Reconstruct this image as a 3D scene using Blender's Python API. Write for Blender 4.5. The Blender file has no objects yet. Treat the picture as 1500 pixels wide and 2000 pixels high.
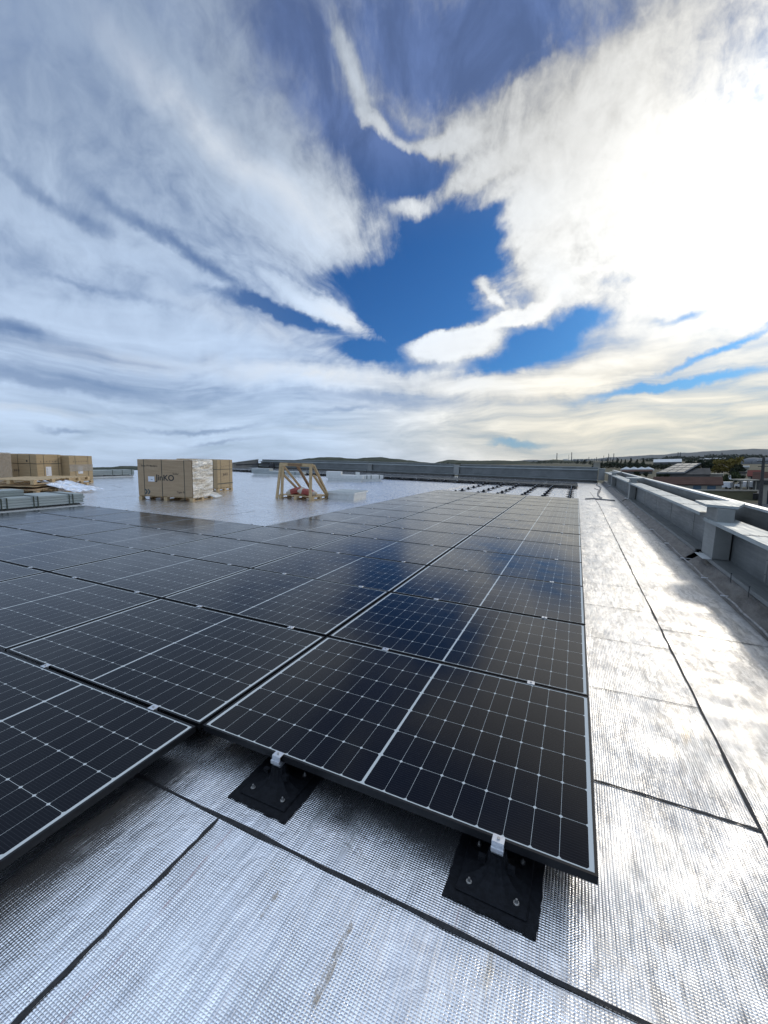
import bpy, bmesh, math, random
from mathutils import Vector, Matrix, Euler
R = math.radians
S = bpy.context.scene
COL = S.collection
random.seed(7)

# ------------------------------------------------------------------ frames
# "roof frame": x across the panel rows, y along the walkway, z = normal of the gently pitched roof,
# z = 0 is the top of the solar panels.  TG turns it into the true frame (z = up).
G_UP = Vector((-0.05107418, -0.00106809, 0.99869429)).normalized()
TG = G_UP.rotation_difference(Vector((0, 0, 1))).to_matrix().to_4x4()
CAMP = Vector((-0.16645979, -1.37611804, 1.31805322))
CM = Matrix(((0.91037471, -0.4063952, -0.0778513), (0.41298324, 0.90408995, 0.10984627), (0.02574358, -0.13215255, 0.99089504)))
FPX = 824.518                      # focal length for a 1500 px wide picture
ZR = -0.15                         # roof membrane level under the panel tops
GROUND = -9.0                      # street level below the camera

# ------------------------------------------------------------------ camera
cd = bpy.data.cameras.new('camera'); cam = bpy.data.objects.new('camera', cd); COL.objects.link(cam)
cd.sensor_fit = 'HORIZONTAL'; cd.sensor_width = 36; cd.lens = FPX / 1500 * 36
cd.clip_start = 0.02; cd.clip_end = 60000
rot = Matrix.Identity(4)
for r in range(3):
    rot[r][0] = CM[r][0]; rot[r][1] = CM[r][2]; rot[r][2] = -CM[r][1]
cam.matrix_world = TG @ Matrix.Translation(CAMP) @ rot
S.camera = cam
EYE = (TG @ CAMP.to_4d()).to_3d() if False else (TG @ CAMP)

def ray_at(px, py):                # direction in the true frame seen at a pixel of the photograph
    d = CM @ Vector(((px - 750) / FPX, 1, -(py - 1000) / FPX))
    return (TG.to_3x3() @ d)
def ground_at(px, py):
    d = ray_at(px, py); return EYE + d * (GROUND / d.z)
def at_dist(px, py, dist):
    d = ray_at(px, py); return EYE + d * (dist / math.hypot(d.x, d.y))

# ------------------------------------------------------------------ sun and sky
SUN_AZ, SUN_EL = 17.5, 26.0        # in the roof frame
sd = Vector((math.sin(R(SUN_AZ)) * math.cos(R(SUN_EL)), math.cos(R(SUN_AZ)) * math.cos(R(SUN_EL)), math.sin(R(SUN_EL))))
SD = (TG.to_3x3() @ sd).normalized()
sl = bpy.data.lights.new('sun', 'SUN'); sl.energy = 0.68; sl.angle = R(4); sl.color = (1.0, 0.90, 0.76)
so = bpy.data.objects.new('sun', sl); COL.objects.link(so)
so.rotation_euler = SD.to_track_quat('Z', 'Y').to_euler()
S.view_settings.view_transform = 'Standard'; S.view_settings.look = 'None'
S.view_settings.exposure = 0.0; S.view_settings.gamma = 1.0

class NT:
    """small helper round a node tree"""
    def __init__(s, tree): s.t = tree; s.n = tree.nodes; s.l = tree.links
    def new(s, typ, **kw):
        n = s.n.new(typ)
        for k, v in kw.items(): setattr(n, k, v)
        return n
    def put(s, sock, v):
        if isinstance(v, bpy.types.NodeSocket): s.l.new(v, sock)
        elif v is not None:
            if isinstance(v, (tuple, list)) and len(v) == 3 and sock.type == 'RGBA': v = (*v, 1)
            sock.default_value = v
    def m(s, op, a, b=None, c=None, clamp=False):
        n = s.new('ShaderNodeMath', operation=op, use_clamp=clamp)
        s.put(n.inputs[0], a)
        if b is not None: s.put(n.inputs[1], b)
        if c is not None: s.put(n.inputs[2], c)
        return n.outputs[0]
    def vm(s, op, a, b=None, out=0, scale=None):
        n = s.new('ShaderNodeVectorMath', operation=op)
        s.put(n.inputs[0], a)
        if b is not None: s.put(n.inputs[1], b)
        if scale is not None: s.put(n.inputs['Scale'], scale)
        return n.outputs[out]
    def vm3(s, a, b, c):
        n = s.new('ShaderNodeVectorMath', operation='MULTIPLY_ADD'); s.put(n.inputs[0], a); s.put(n.inputs[1], b); s.put(n.inputs[2], c); return n.outputs[0]
    def comb(s, x, y, z=0.0):
        n = s.new('ShaderNodeCombineXYZ'); s.put(n.inputs[0], x); s.put(n.inputs[1], y); s.put(n.inputs[2], z); return n.outputs[0]
    def sep(s, v):
        n = s.new('ShaderNodeSeparateXYZ'); s.put(n.inputs[0], v); return n.outputs
    def noise(s, v, scale, detail=4, rough=.55, dist=0.0, col=False):
        n = s.new('ShaderNodeTexNoise'); s.put(n.inputs['Vector'], v); n.inputs['Scale'].default_value = scale
        n.inputs['Detail'].default_value = detail; n.inputs['Roughness'].default_value = rough; n.inputs['Distortion'].default_value = dist
        return n.outputs['Color' if col else 'Fac']
    def rng(s, v, a, b, c=0.0, d=1.0, kind='SMOOTHSTEP'):
        n = s.new('ShaderNodeMapRange', interpolation_type=kind)
        s.put(n.inputs[0], v)
        for i, q in enumerate((a, b, c, d)): s.put(n.inputs[1 + i], q)
        return n.outputs[0]
    def mix(s, f, a, b, blend='MIX'):
        n = s.new('ShaderNodeMix', data_type='RGBA', blend_type=blend)
        s.put(n.inputs[0], f); s.put(n.inputs[6], a); s.put(n.inputs[7], b); return n.outputs[2]
    def scale(s, v, x, y, z=1.0):
        return s.vm('MULTIPLY', v, (x, y, z))

def build_world():
    w = bpy.data.worlds.new('World'); S.world = w; w.use_nodes = True
    t = NT(w.node_tree); t.n.clear()
    sky = t.new('ShaderNodeTexSky', sky_type='NISHITA')
    sky.sun_disc = False; sky.sun_elevation = math.asin(SD.z); sky.sun_rotation = math.atan2(SD.x, SD.y)
    sky.altitude = 30; sky.air_density = 1.0; sky.dust_density = 0.6; sky.ozone_density = 3.0
    d = t.vm('NORMALIZE', t.new('ShaderNodeTexCoord').outputs['Generated'])
    x, y, z = t.sep(d)
    az = t.m('ARCTAN2', x, y); el = t.m('ARCSINE', z)
    P0 = t.comb(az, el, 0.0)
    def azel(px, py):
        v = ray_at(px, py).normalized(); return math.atan2(v.x, v.y), math.asin(v.z)
    # two-scale warp so that no edge keeps the outline of its blob
    w1 = t.vm('SUBTRACT', t.noise(P0, 3.2, 2, .5, col=True), (.5, .5, .5))
    # fan of cirrus fibres spreading from a point low in the south-west
    fx, fy = azel(745, 640)
    rx = t.m('SUBTRACT', az, fx); ry = t.m('SUBTRACT', el, fy)
    rx = t.m('ADD', rx, t.m('MULTIPLY', t.sep(w1)[0], .16)); ry = t.m('ADD', ry, t.m('MULTIPLY', t.sep(w1)[1], .16))
    rr = t.m('SQRT', t.m('ADD', t.m('MULTIPLY', rx, rx), t.m('MULTIPLY_ADD', ry, ry, .0004)))
    F = t.comb(t.m('DIVIDE', rx, rr), t.m('DIVIDE', ry, rr), t.m('MULTIPLY', rr, 1.7))
    fib = t.noise(F, 4.2, 7, .62, .35)
    fib2 = t.noise(t.vm('ADD', F, (3, 7, 1)), 11.0, 5, .6, .5)
    # bands lying flat near the horizon
    band = t.noise(t.vm('ADD', t.scale(P0, 2.2, 15.0), t.vm('SCALE', w1, scale=1.1)), 1.6, 6, .58, .3)
    flock = t.noise(t.vm('ADD', P0, t.vm('SCALE', w1, scale=.2)), 13.0, 7, .62, .6)
    P = t.vm('ADD', P0, t.vm('SCALE', w1, scale=.10))
    P = t.vm('ADD', P, t.vm('SCALE', t.vm('SUBTRACT', t.noise(P0, 14, 4, .6, col=True), (.5, .5, .5)), scale=.036))
    P = t.vm('ADD', P, t.vm('SCALE', t.vm('SUBTRACT', t.noise(P0, 42, 4, .65, col=True), (.5, .5, .5)), scale=.016))
    P = t.vm('ADD', t.vm('MULTIPLY', P, (1, 1, 0)), (0, 0, 1))
    def field(blobs, start):
        acc = start
        for (px, py, a, b, ang, wt) in blobs:
            c = azel(px, py); u = (math.cos(R(ang)), math.sin(R(ang)))
            p1 = azel(px + a * u[0] * .3, py + a * u[1] * .3); p2 = azel(px - b * u[1] * .3, py + b * u[0] * .3)
            A = Matrix((((p1[0] - c[0]) / .3, (p2[0] - c[0]) / .3), ((p1[1] - c[1]) / .3, (p2[1] - c[1]) / .3))).inverted()
            q = t.vm3(acc, (1e-9, 1e-9, 1e-9), P)          # chained so that the blobs are evaluated one after another
            du = t.vm('DOT_PRODUCT', q, (A[0][0], A[0][1], -A[0][0] * c[0] - A[0][1] * c[1]), out=1); dv = t.vm('DOT_PRODUCT', q, (A[1][0], A[1][1], -A[1][0] * c[0] - A[1][1] * c[1]), out=1)
            g = t.new('ShaderNodeTexGradient', gradient_type='SPHERICAL'); t.put(g.inputs[0], t.comb(du, dv, 0))
            acc = t.m('ADD', acc, t.rng(g.outputs['Fac'], 0, 1, 0, wt))
        return acc
    # (x, y, half length, half width, tilt, weight): + cloud, - open blue
    blobs = [
        (840, 560, 250, 150, -62, -1.25), (790, 380, 200, 100, 62, -1.1), (775, 300, 210, 95, 28, -1.0), (715, 565, 140, 62, 8, -1.0), (900, 500, 170, 95, 0, -.75),
        (800, 630, 200, 56, 0, -1.3), (1060, 662, 160, 44, -16, -1.25), (1125, 622, 100, 34, 8, -.7), (985, 712, 130, 26, -14, -.8), (720, 680, 110, 28, 8, -1.1),
        (540, 612, 210, 24, 14, -1.0), (370, 505, 280, 22, 36, -.5), (860, 90, 380, 210, 8, -.85), (620, 190, 280, 100, 55, -.6), (560, 30, 200, 110, 40, -.35), (1020, 80, 190, 120, -30, -.4),
        (40, 640, 160, 30, 12, -.42), (1210, 555, 80, 22, -8, -.35), (1300, 745, 260, 15, -12, -1.0), (1400, 675, 240, 11, -22, -.7), (1010, 858, 90, 12, 0, -.7), (1330, 622, 80, 16, -15, -.6),
        (150, 400, 280, 24, 33, -.35), (200, 560, 280, 14, 18, -.2), (945, 425, 110, 26, -35, -1.0), (1180, 60, 150, 60, -30, -.4), (1010, 330, 120, 20, -30, -.25), (950, 460, 110, 36, -25, -.8), (880, 445, 70, 16, -30, -.4), (1040, 150, 130, 14, -40, -.3),
        # clouds
        (610, 430, 170, 110, 50, .6), (480, 300, 380, 120, 42, .35), (650, 612, 190, 30, 24, 1.25), (300, 90, 380, 110, 40, .15), (560, 440, 330, 110, 35, .3),
        (688, 140, 190, 34, 66, .95), (752, 250, 110, 30, 40, 1.15), (850, 280, 130, 32, -6, 1.15), (800, 418, 70, 44, -14, 1.45), (900, 350, 200, 44, -30, 1.2), (880, 470, 60, 20, 10, .8),
        (1080, 380, 260, 150, -35, 1.0), (1070, 540, 170, 90, 60, .9), (1150, 200, 440, 180, -38, .6), (1320, 450, 500, 330, 0, .7), (945, 560, 44, 30, 40, 1.0), (968, 592, 44, 14, 50, .9),
        (890, 676, 125, 44, -4, 2.8), (1000, 632, 120, 18, -20, 1.8), (620, 735, 260, 40, 2, .8), (880, 745, 190, 30, 8, .6), (1130, 730, 300, 46, -14, .7), (230, 480, 420, 75, 22, .25),
        (300, 650, 420, 80, 10, .3), (930, 250, 190, 60, -30, .55)]
    base = t.rng(el, R(2), R(14), .92, .72)
    dens = field(blobs, base)
    puff = t.noise(t.vm('ADD', P0, (2.3, 1.1, 0)), 38.0, 6, .65, .4)
    sx = t.vm('DOT_PRODUCT', d, tuple(SD), out=1)
    ang = t.m('ARCCOSINE', t.m('MINIMUM', sx, .9999))
    flu = t.rng(ang, R(56), R(30), .16, 1.0)
    hi = t.rng(el, R(9), R(20))                       # fibres up high, bands low down
    tex = t.m('ADD', t.m('MULTIPLY', t.m('SUBTRACT', fib, .5), t.rng(ang, R(60), R(34), .38, .9)), t.m('MULTIPLY', t.m('SUBTRACT', fib2, .5), .70))
    tex = t.m('ADD', tex, t.m('MULTIPLY', t.m('MULTIPLY', t.m('SUBTRACT', flock, .5), .8), flu))
    tex = t.m('ADD', tex, t.m('MULTIPLY', t.m('MULTIPLY', t.m('SUBTRACT', puff, .5), .6), flu))
    low = t.m('MULTIPLY', t.m('SUBTRACT', band, .5), 1.5)
    mixn = t.new('ShaderNodeMix', data_type='FLOAT'); t.put(mixn.inputs[0], hi); t.put(mixn.inputs[2], low); t.put(mixn.inputs[3], tex)
    tot = t.m('ADD', dens, mixn.outputs[0])
    cover = t.m('MULTIPLY', t.rng(tot, .06, .92), t.rng(tot, .35, 1.25, t.rng(ang, R(62), R(34), .60, .62), t.rng(ang, R(62), R(34), .86, 1.0)))
    # brightness and colour of the cloud: bluish-white sheets, white where lit, dazzling near the sun
    glow = t.m('POWER', 2.71828, t.m('MULTIPLY', t.m('MULTIPLY', ang, ang), -1 / (R(11.5) ** 2)))
    glow2 = t.m('POWER', 2.71828, t.m('MULTIPLY', ang, -1 / R(24)))
    dark = field([(90, 745, 560, 30, 3, 1.1), (760, 775, 230, 30, 2, .9), (820, 712, 110, 13, 2, 1.0), (400, 828, 190, 9, 0, 1.1), (120, 842, 80, 8, 0, 1.0), (440, 856, 100, 7, 0, .9), (690, 800, 90, 10, -3, .8), (100, 40, 520, 260, 30, .35), (250, 500, 400, 30, 28, .2), (1120, 30, 260, 60, -25, .5)], t.m('MULTIPLY', dens, 1e-9))
    thick = t.m('ADD', t.m('ADD', t.m('MULTIPLY', t.m('SUBTRACT', fib2, .5), .4), t.m('MULTIPLY', t.m('MULTIPLY', t.m('SUBTRACT', flock, .5), .6), flu)), t.m('MULTIPLY', t.m('MULTIPLY', t.m('SUBTRACT', puff, .5), .6), flu))
    lw = t.m('MULTIPLY', t.m('SUBTRACT', band, .5), 1.5)
    mx2 = t.new('ShaderNodeMix', data_type='FLOAT'); t.put(mx2.inputs[0], hi); t.put(mx2.inputs[2], lw); t.put(mx2.inputs[3], thick)
    thick = t.m('ADD', mx2.outputs[0], t.rng(tot, .5, 1.7, -.1, .5))
    lum = t.m('ADD', t.rng(ang, R(60), R(30), .70, .62), t.m('MULTIPLY', thick, t.rng(ang, R(60), R(30), .24, .46)))
    lum = t.m('MULTIPLY', lum, t.rng(el, R(40), R(14), .70, 1.10)); lum = t.m('MULTIPLY', lum, t.rng(el, R(44), R(58), 1.0, 3.6))  # unseen sky overhead given added brightness to light up the foil
    near = t.rng(ang, R(60), R(18))
    tint = t.mix(near, (.76, .94, 1.20), (1.02, 1.03, 1.02))
    warm = t.m('MULTIPLY', t.rng(el, R(17), R(2)), t.rng(ang, R(56), R(26)))
    tint = t.mix(t.m('MULTIPLY', warm, .8), tint, (1.34, 1.22, .94))
    cc = t.vm('SCALE', tint, scale=lum)
    cc = t.mix(t.m('MINIMUM', t.m('MULTIPLY', dark, .8), .8), cc, (.25, .35, .54))
    bright = field([(640, 728, 330, 34, 2, 1.0), (900, 745, 200, 26, 10, .8), (430, 270, 400, 60, 42, .7), (640, 430, 160, 70, 40, .5), (690, 630, 150, 24, 24, .8), (560, 650, 300, 40, 12, .5), (880, 680, 120, 30, -4, .9), (800, 415, 70, 40, 0, .8), (1000, 420, 200, 90, -35, .6), (1080, 560, 120, 60, 50, .6), (760, 262, 120, 26, 36, .5), (230, 690, 260, 26, 4, .4), (80, 810, 200, 16, 0, .5), (640, 840, 120, 10, 0, .5)], t.m('MULTIPLY', dark, 1e-9))
    cc = t.mix(t.m('MINIMUM', t.m('MULTIPLY', bright, t.rng(t.m('ADD', flock, fib), .7, 1.2, .35, .85)), .85), cc, (.84, .88, .92))
    gl = t.m('ADD', t.m('MULTIPLY', glow, 1.1), t.m('MULTIPLY', glow2, .12))
    gl = t.m('MULTIPLY', gl, t.rng(el, R(2), R(18), .45, 1.0))
    cc = t.vm('ADD', cc, t.vm('SCALE', (1.0, .965, .88), scale=gl))
    blue = t.vm('MULTIPLY', sky.outputs[0], (.013, .038, .070))
    veil = t.rng(el, R(25), R(38), 0.0, .85)
    vn = t.rng(fib, .35, .7, .8, 1.25)
    blue = t.mix(veil, blue, t.vm('SCALE', (.115, .17, .34), scale=t.m('MULTIPLY', vn, 1.12)))
    blue = t.vm('ADD', blue, t.vm('SCALE', (.5, .7, 1.0), scale=t.m('MULTIPLY', glow, .3)))
    blue = t.mix(t.m('MULTIPLY', t.rng(ang, R(44), R(66)), .55), blue, (.20, .30, .50))
    lowb = t.rng(el, R(11), R(2), 0, .6)
    blue = t.mix(lowb, blue, (.36, .50, .62))
    col = t.mix(cover, blue, cc)
    # below the horizon: dull land
    col = t.mix(t.rng(z, -.03, -.004), (.10, .10, .09), col)
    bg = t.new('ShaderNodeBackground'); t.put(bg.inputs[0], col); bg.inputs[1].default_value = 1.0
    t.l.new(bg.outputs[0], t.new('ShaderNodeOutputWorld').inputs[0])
    w.cycles.sampling_method = 'MANUAL'; w.cycles.sample_map_resolution = 1024
build_world()

# ------------------------------------------------------------------ materials
def mat(name, base=(.5, .5, .5), rough=.6, metal=0.0, ior=1.5, spec=.5, build=None):
    m = bpy.data.materials.new(name); m.use_nodes = True
    t = NT(m.node_tree); b = t.n['Principled BSDF']
    b.inputs['Base Color'].default_value = (*base, 1); b.inputs['Roughness'].default_value = rough
    b.inputs['Metallic'].default_value = metal; b.inputs['IOR'].default_value = ior; b.inputs['Specular IOR Level'].default_value = spec
    if build: build(t, b)
    return m
def objco(t): return t.new('ShaderNodeTexCoord').outputs['Object']
def bump(t, b, h, strength=.5, dist=.01, normal=None):
    n = t.new('ShaderNodeBump'); n.inputs['Strength'].default_value = strength; n.inputs['Distance'].default_value = dist
    t.put(n.inputs['Height'], h)
    if normal is not None: t.put(n.inputs['Normal'], normal)
    t.put(b.inputs['Normal'], n.outputs[0]); return n.outputs[0]
def varied(c1, c2, sc=6, rough=.6, bs=.2, bd=.005, metal=0.0, stretch=(1, 1, 1), detail=5, spec=.5):
    def f(t, b):
        v = t.vm('MULTIPLY', objco(t), stretch)
        n = t.noise(v, sc, detail, .6)
        t.put(b.inputs['Base Color'], t.mix(t.rng(n, .3, .7), c1, c2))
        if bs: bump(t, b, t.noise(v, sc * 3, 4, .6), bs, bd)
    return lambda name: mat(name, c1, rough, metal, spec=spec, build=f)

def foil_build(walk):
    def f(t, b):
        v = objco(t); x, y, z = t.sep(v)
        # sheet-wise variation: every sheet of membrane has its own tone
        wave = t.noise(t.scale(v, 1.0, .35), 2.3, 3, .5)
        xs = t.m('ADD', x, t.m('MULTIPLY', wave, .010)); ys = t.m('ADD', y, t.m('MULTIPLY', wave, .014))
        def ridge(c, pitch, p):
            return t.m('POWER', t.m('ABSOLUTE', t.m('SINE', t.m('MULTIPLY', c, math.pi / pitch))), p)
        gx = ridge(xs, .0105, .6); gy = ridge(ys, .0085, .6)
        quilt = t.m('MULTIPLY', gx, gy)
        streak = t.noise(t.scale(v, 46, 3.2) if not walk else t.scale(v, 46, 3.2), 1.0, 5, .6)
        wrinkle = t.noise(t.vm('ADD', v, t.vm('SCALE', t.noise(v, 4, 2, .5, col=True), scale=.12)), 9.0, 6, .62, .8)
        swell = t.noise(t.scale(v, 1.2, .5), 2.0, 3, .5)
        h = t.m('ADD', t.m('MULTIPLY', quilt, t.rng(t.noise(v, 3.5, 4, .6), .3, .7, .0005, .0016)), t.m('MULTIPLY', streak, .0026))
        h = t.m('ADD', h, t.m('MULTIPLY', wrinkle, .0042)); h = t.m('ADD', h, t.m('MULTIPLY', swell, .030))
        bump(t, b, h, 1.0, 1.0)
        dirt = t.rng(t.noise(t.scale(v, 5, 1.0), 1.3, 5, .65), .60, .78)
        stain = t.rng(t.noise(t.vm('ADD', t.scale(v, 9, 1.3), (5, 2, 0)), .9, 4, .6), .67, .75)
        c = t.mix(t.rng(streak, .3, .75), (.95, .95, .955), (.74, .745, .76))
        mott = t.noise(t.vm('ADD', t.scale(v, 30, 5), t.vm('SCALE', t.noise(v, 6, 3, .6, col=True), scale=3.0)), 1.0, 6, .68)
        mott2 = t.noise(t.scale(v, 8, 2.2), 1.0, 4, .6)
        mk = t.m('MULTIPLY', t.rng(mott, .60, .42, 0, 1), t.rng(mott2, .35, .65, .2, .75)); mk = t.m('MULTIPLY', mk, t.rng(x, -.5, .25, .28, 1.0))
        c = t.mix(t.rng(x, -.05, .10, 0, .5), c, (.62, .61, .585))
        c = t.mix(mk, c, (.33, .325, .32))  # dark reflections in the foil's crinkles, painted into the base colour as mottling
        c = t.mix(t.m('MULTIPLY', dirt, .30), c, (.55, .54, .52))
        c = t.mix(t.m('MULTIPLY', stain, .45), c, (.55, .45, .30))
        # grime washed into the gutter line along the parapet
        if True:
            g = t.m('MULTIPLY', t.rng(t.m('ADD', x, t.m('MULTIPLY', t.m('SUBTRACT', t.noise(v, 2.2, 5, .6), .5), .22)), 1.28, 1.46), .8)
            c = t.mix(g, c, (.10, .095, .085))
            t.put(b.inputs['Roughness'], t.m('ADD', t.m('ADD', t.m('SUBTRACT', t.rng(streak, .3, .75, .30, .41), t.rng(x, .02, -.08, 0, .11)), t.m('MULTIPLY', g, .4)), t.m('MULTIPLY', dirt, .12)))
            t.put(b.inputs['Metallic'], t.m('SUBTRACT', .93, t.m('MULTIPLY', g, .75)))
        t.put(b.inputs['Base Color'], c)
    return f
M = {}
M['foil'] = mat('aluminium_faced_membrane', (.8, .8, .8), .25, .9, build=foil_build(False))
M['bitumen'] = varied((.012, .012, .013), (.03, .03, .032), 60, .75, .6, .003)('black_bitumen')
def stain_build(t, b):
    v = objco(t); x, y, z = t.sep(v)
    n = t.noise(t.scale(v, 2, 1), 26, 5, .7); g = t.m('ABSOLUTE', t.m('SINE', t.m('MULTIPLY', y, math.pi / .0085)))
    t.put(b.inputs['Base Color'], t.mix(n, (.34, .27, .19), (.52, .45, .36)))
    t.put(b.inputs['Alpha'], t.m('MULTIPLY', t.rng(n, .36, .62, .0, .75), t.rng(g, 0, .7, .35, 1.0)))
M['stain'] = mat('brown_water_stain', (.45, .36, .26), .7, .2, build=stain_build)
M['redline'] = mat('faint_red_chalk', (.45, .25, .25), .6, .3, build=lambda t, b: t.put(b.inputs['Alpha'], t.rng(t.noise(objco(t), 30, 4, .6), .35, .6, .15, .8)))
M['black_alu'] = varied((.007, .0075, .009), (.012, .0125, .014), 30, .42, 0, spec=.22)('black_anodised_frame')
def cell_build(t, b):
    x, y, z = t.sep(objco(t))
    ax = t.m('SUBTRACT', t.m('ABSOLUTE', t.m('SUBTRACT', x, .861)), .0055)
    pu, pv = .0922, .1835
    u = t.m('MODULO', t.m('ADD', ax, pu), pu); du = t.m('MINIMUM', u, t.m('SUBTRACT', pu, u))
    yy = t.m('SUBTRACT', y, .0165); v = t.m('MODULO', t.m('ADD', yy, pv), pv); dv = t.m('MINIMUM', v, t.m('SUBTRACT', pv, v))
    white = t.m('LESS_THAN', du, .00055)
    white = t.m('MAXIMUM', white, t.m('LESS_THAN', dv, .0007))
    white = t.m('MAXIMUM', white, t.m('LESS_THAN', t.m('ADD', du, dv), .0085))
    for c in (t.m('LESS_THAN', ax, 0), t.m('GREATER_THAN', ax, 9 * pu), t.m('LESS_THAN', yy, 0), t.m('GREATER_THAN', yy, 6 * pv)):
        white = t.m('MAXIMUM', white, c)
    bus = t.m('ABSOLUTE', t.m('SUBTRACT', t.m('FRACT', t.m('MULTIPLY', yy, 16 / pv)), .5))
    bus = t.rng(bus, .06, .02)
    rnd = t.noise(t.comb(t.m('FLOOR', t.m('DIVIDE', ax, pu)), t.m('FLOOR', t.m('DIVIDE', yy, pv)), 0), 3.7, 0)
    dark = t.mix(rnd, (.003, .0036, .006), (.005, .0058, .009))
    c = t.mix(t.m('MULTIPLY', bus, .07), dark, (.35, .36, .38))
    c = t.mix(white, c, (.52, .55, .54))
    dust = t.rng(t.noise(objco(t), 420, 2, .5), .74, .80)
    c = t.mix(t.m('MULTIPLY', dust, .18), c, (.4, .4, .38))
    film = t.noise(objco(t), 3.0, 5, .6)
    t.put(b.inputs['Base Color'], c)
    t.put(b.inputs['Roughness'], t.rng(film, .3, .7, .11, .19))
M['cells'] = mat('half_cut_solar_cells_under_glass', (.01, .01, .02), .1, 0, 1.42, .27, build=cell_build)
M['clamp'] = varied((.62, .63, .65), (.75, .76, .78), 60, .38, 0, metal=.85)('mill_aluminium')
M['steel'] = varied((.45, .44, .42), (.6, .58, .55), 80, .35, 0, metal=.95)('bolt_steel')
M['rubber'] = varied((.004, .0045, .006), (.010, .011, .014), 50, .7, .5, .002, spec=.2)('black_rubber_flashing')
def galv(name, c1, c2, rough=.42, metal=.55):
    def f(t, b):
        v = objco(t)
        n = t.noise(v, 1.6, 5, .6); k = t.noise(t.vm('MULTIPLY', v, (9, .6, 9)), 3, 5, .65)
        dr = t.rng(t.noise(t.vm('MULTIPLY', v, (1, 12, .5)), 1.5, 5, .7), .55, .8)
        c = t.mix(t.rng(n, .3, .7), c1, c2)
        c = t.mix(t.m('MULTIPLY', dr, .3), c, tuple(q * .6 for q in c1))
        t.put(b.inputs['Base Color'], c)
        t.put(b.inputs['Roughness'], t.rng(k, .3, .7, rough - .08, rough + .12))
        bump(t, b, n, .25, .01)
    return mat(name, c1, rough, metal, build=f)
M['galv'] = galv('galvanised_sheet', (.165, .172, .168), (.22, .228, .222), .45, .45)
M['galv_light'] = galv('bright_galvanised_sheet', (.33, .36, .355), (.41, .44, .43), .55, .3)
M['galv_post'] = galv('grey_post_sheet', (.24, .24, .225), (.30, .30, .28), .6, .2)
M['edge'] = mat('bare_cut_edge', (.6, .62, .62), .45, .4)
def carton_build(c1, c2):
    def f(t, b):
        v = objco(t)
        n = t.noise(t.vm('MULTIPLY', v, (1, 1, 14)), 2.0, 5, .6)
        t.put(b.inputs['Base Color'], t.mix(t.rng(n, .3, .7), c1, c2))
        bump(t, b, t.noise(v, 3.5, 4, .6), .5, .03)
    return f
M['carton'] = mat('brown_cardboard', (.4, .3, .2), .7, build=carton_build((.36, .25, .145), (.43, .31, .19)))
M['carton_warm'] = mat('yellow_brown_cardboard', (.45, .3, .15), .7, build=carton_build((.40, .285, .15), (.48, .35, .20)))
M['wood'] = varied((.42, .29, .14), (.60, .44, .25), 3, .65, .4, .01, stretch=(2, 2, 14))('pine_wood')
M['wood_dark'] = varied((.20, .12, .06), (.30, .18, .09), 3, .7, .4, .01, stretch=(2, 2, 14))('weathered_brown_wood')
M['strap'] = mat('green_black_strapping', (.035, .045, .03), .4)
M['ink'] = mat('black_print_ink', (.045, .04, .035), .7)
M['ink_faded'] = mat('faded_print_ink', (.10, .075, .05), .7)
M['ink_teal'] = mat('dark_teal_print_ink', (.03, .06, .07), .6)
M['paper'] = varied((.72, .72, .74), (.8, .8, .82), 30, .5, 0)('white_label_paper')
def wrap_build(t, b):
    v = objco(t)
    h = t.noise(t.vm('MULTIPLY', v, (1.3, 1.3, 7)), 1.2, 4, .6, .6)
    bump(t, b, h, 1.0, .10)
    t.put(b.inputs['Base Color'], t.mix(t.rng(h, .35, .65), (.70, .60, .45), (.88, .85, .78)))
    t.put(b.inputs['Alpha'], t.rng(h, .30, .60, 0.6, .95))
M['wrap'] = mat('crumpled_stretch_film', (.8, .8, .78), .26, .1, build=wrap_build)
M['film'] = mat('thin_stretch_film', (.70, .62, .50), .2, 0, build=lambda t, b: (bump(t, b, t.noise(t.vm('MULTIPLY', objco(t), (2, 2, 14)), 3, 5, .7, 1), 1.0, .05), t.put(b.inputs['Alpha'], .38)))
def sack_build(t, b):
    x, y, z = t.sep(objco(t))
    n = t.noise(objco(t), 7, 2, .5)
    band = t.m('MULTIPLY', t.rng(t.m('ADD', x, t.m('MULTIPLY', n, .12)), -.10, -.07), t.rng(t.m('ADD', x, t.m('MULTIPLY', n, .12)), .30, .26))
    t.put(b.inputs['Base Color'], t.mix(band, (.50, .44, .35), (.30, .06, .045)))
    bump(t, b, t.noise(objco(t), 9, 4, .6, .6), .6, .03)
M['sack'] = mat('red_and_beige_paper_sack', (.4, .1, .08), .6, build=sack_build)
M['white_sheet'] = varied((.60, .60, .57), (.70, .70, .67), 8, .45, .1, .004)('white_coated_sheet')
M['insul'] = varied((.62, .63, .60), (.74, .75, .72), 9, .55, .5, .01, stretch=(1, 1, 3))('grey_white_insulation_board')
M['poly'] = mat('crinkled_silver_foil', (.72, .74, .78), .22, .85, build=lambda t, b: bump(t, b, t.noise(objco(t), 5, 6, .65, 1.2), 1.0, .05))
M['cable'] = varied((.16, .15, .14), (.30, .29, .28), 20, .6, 0)('grey_conduit')
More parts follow.
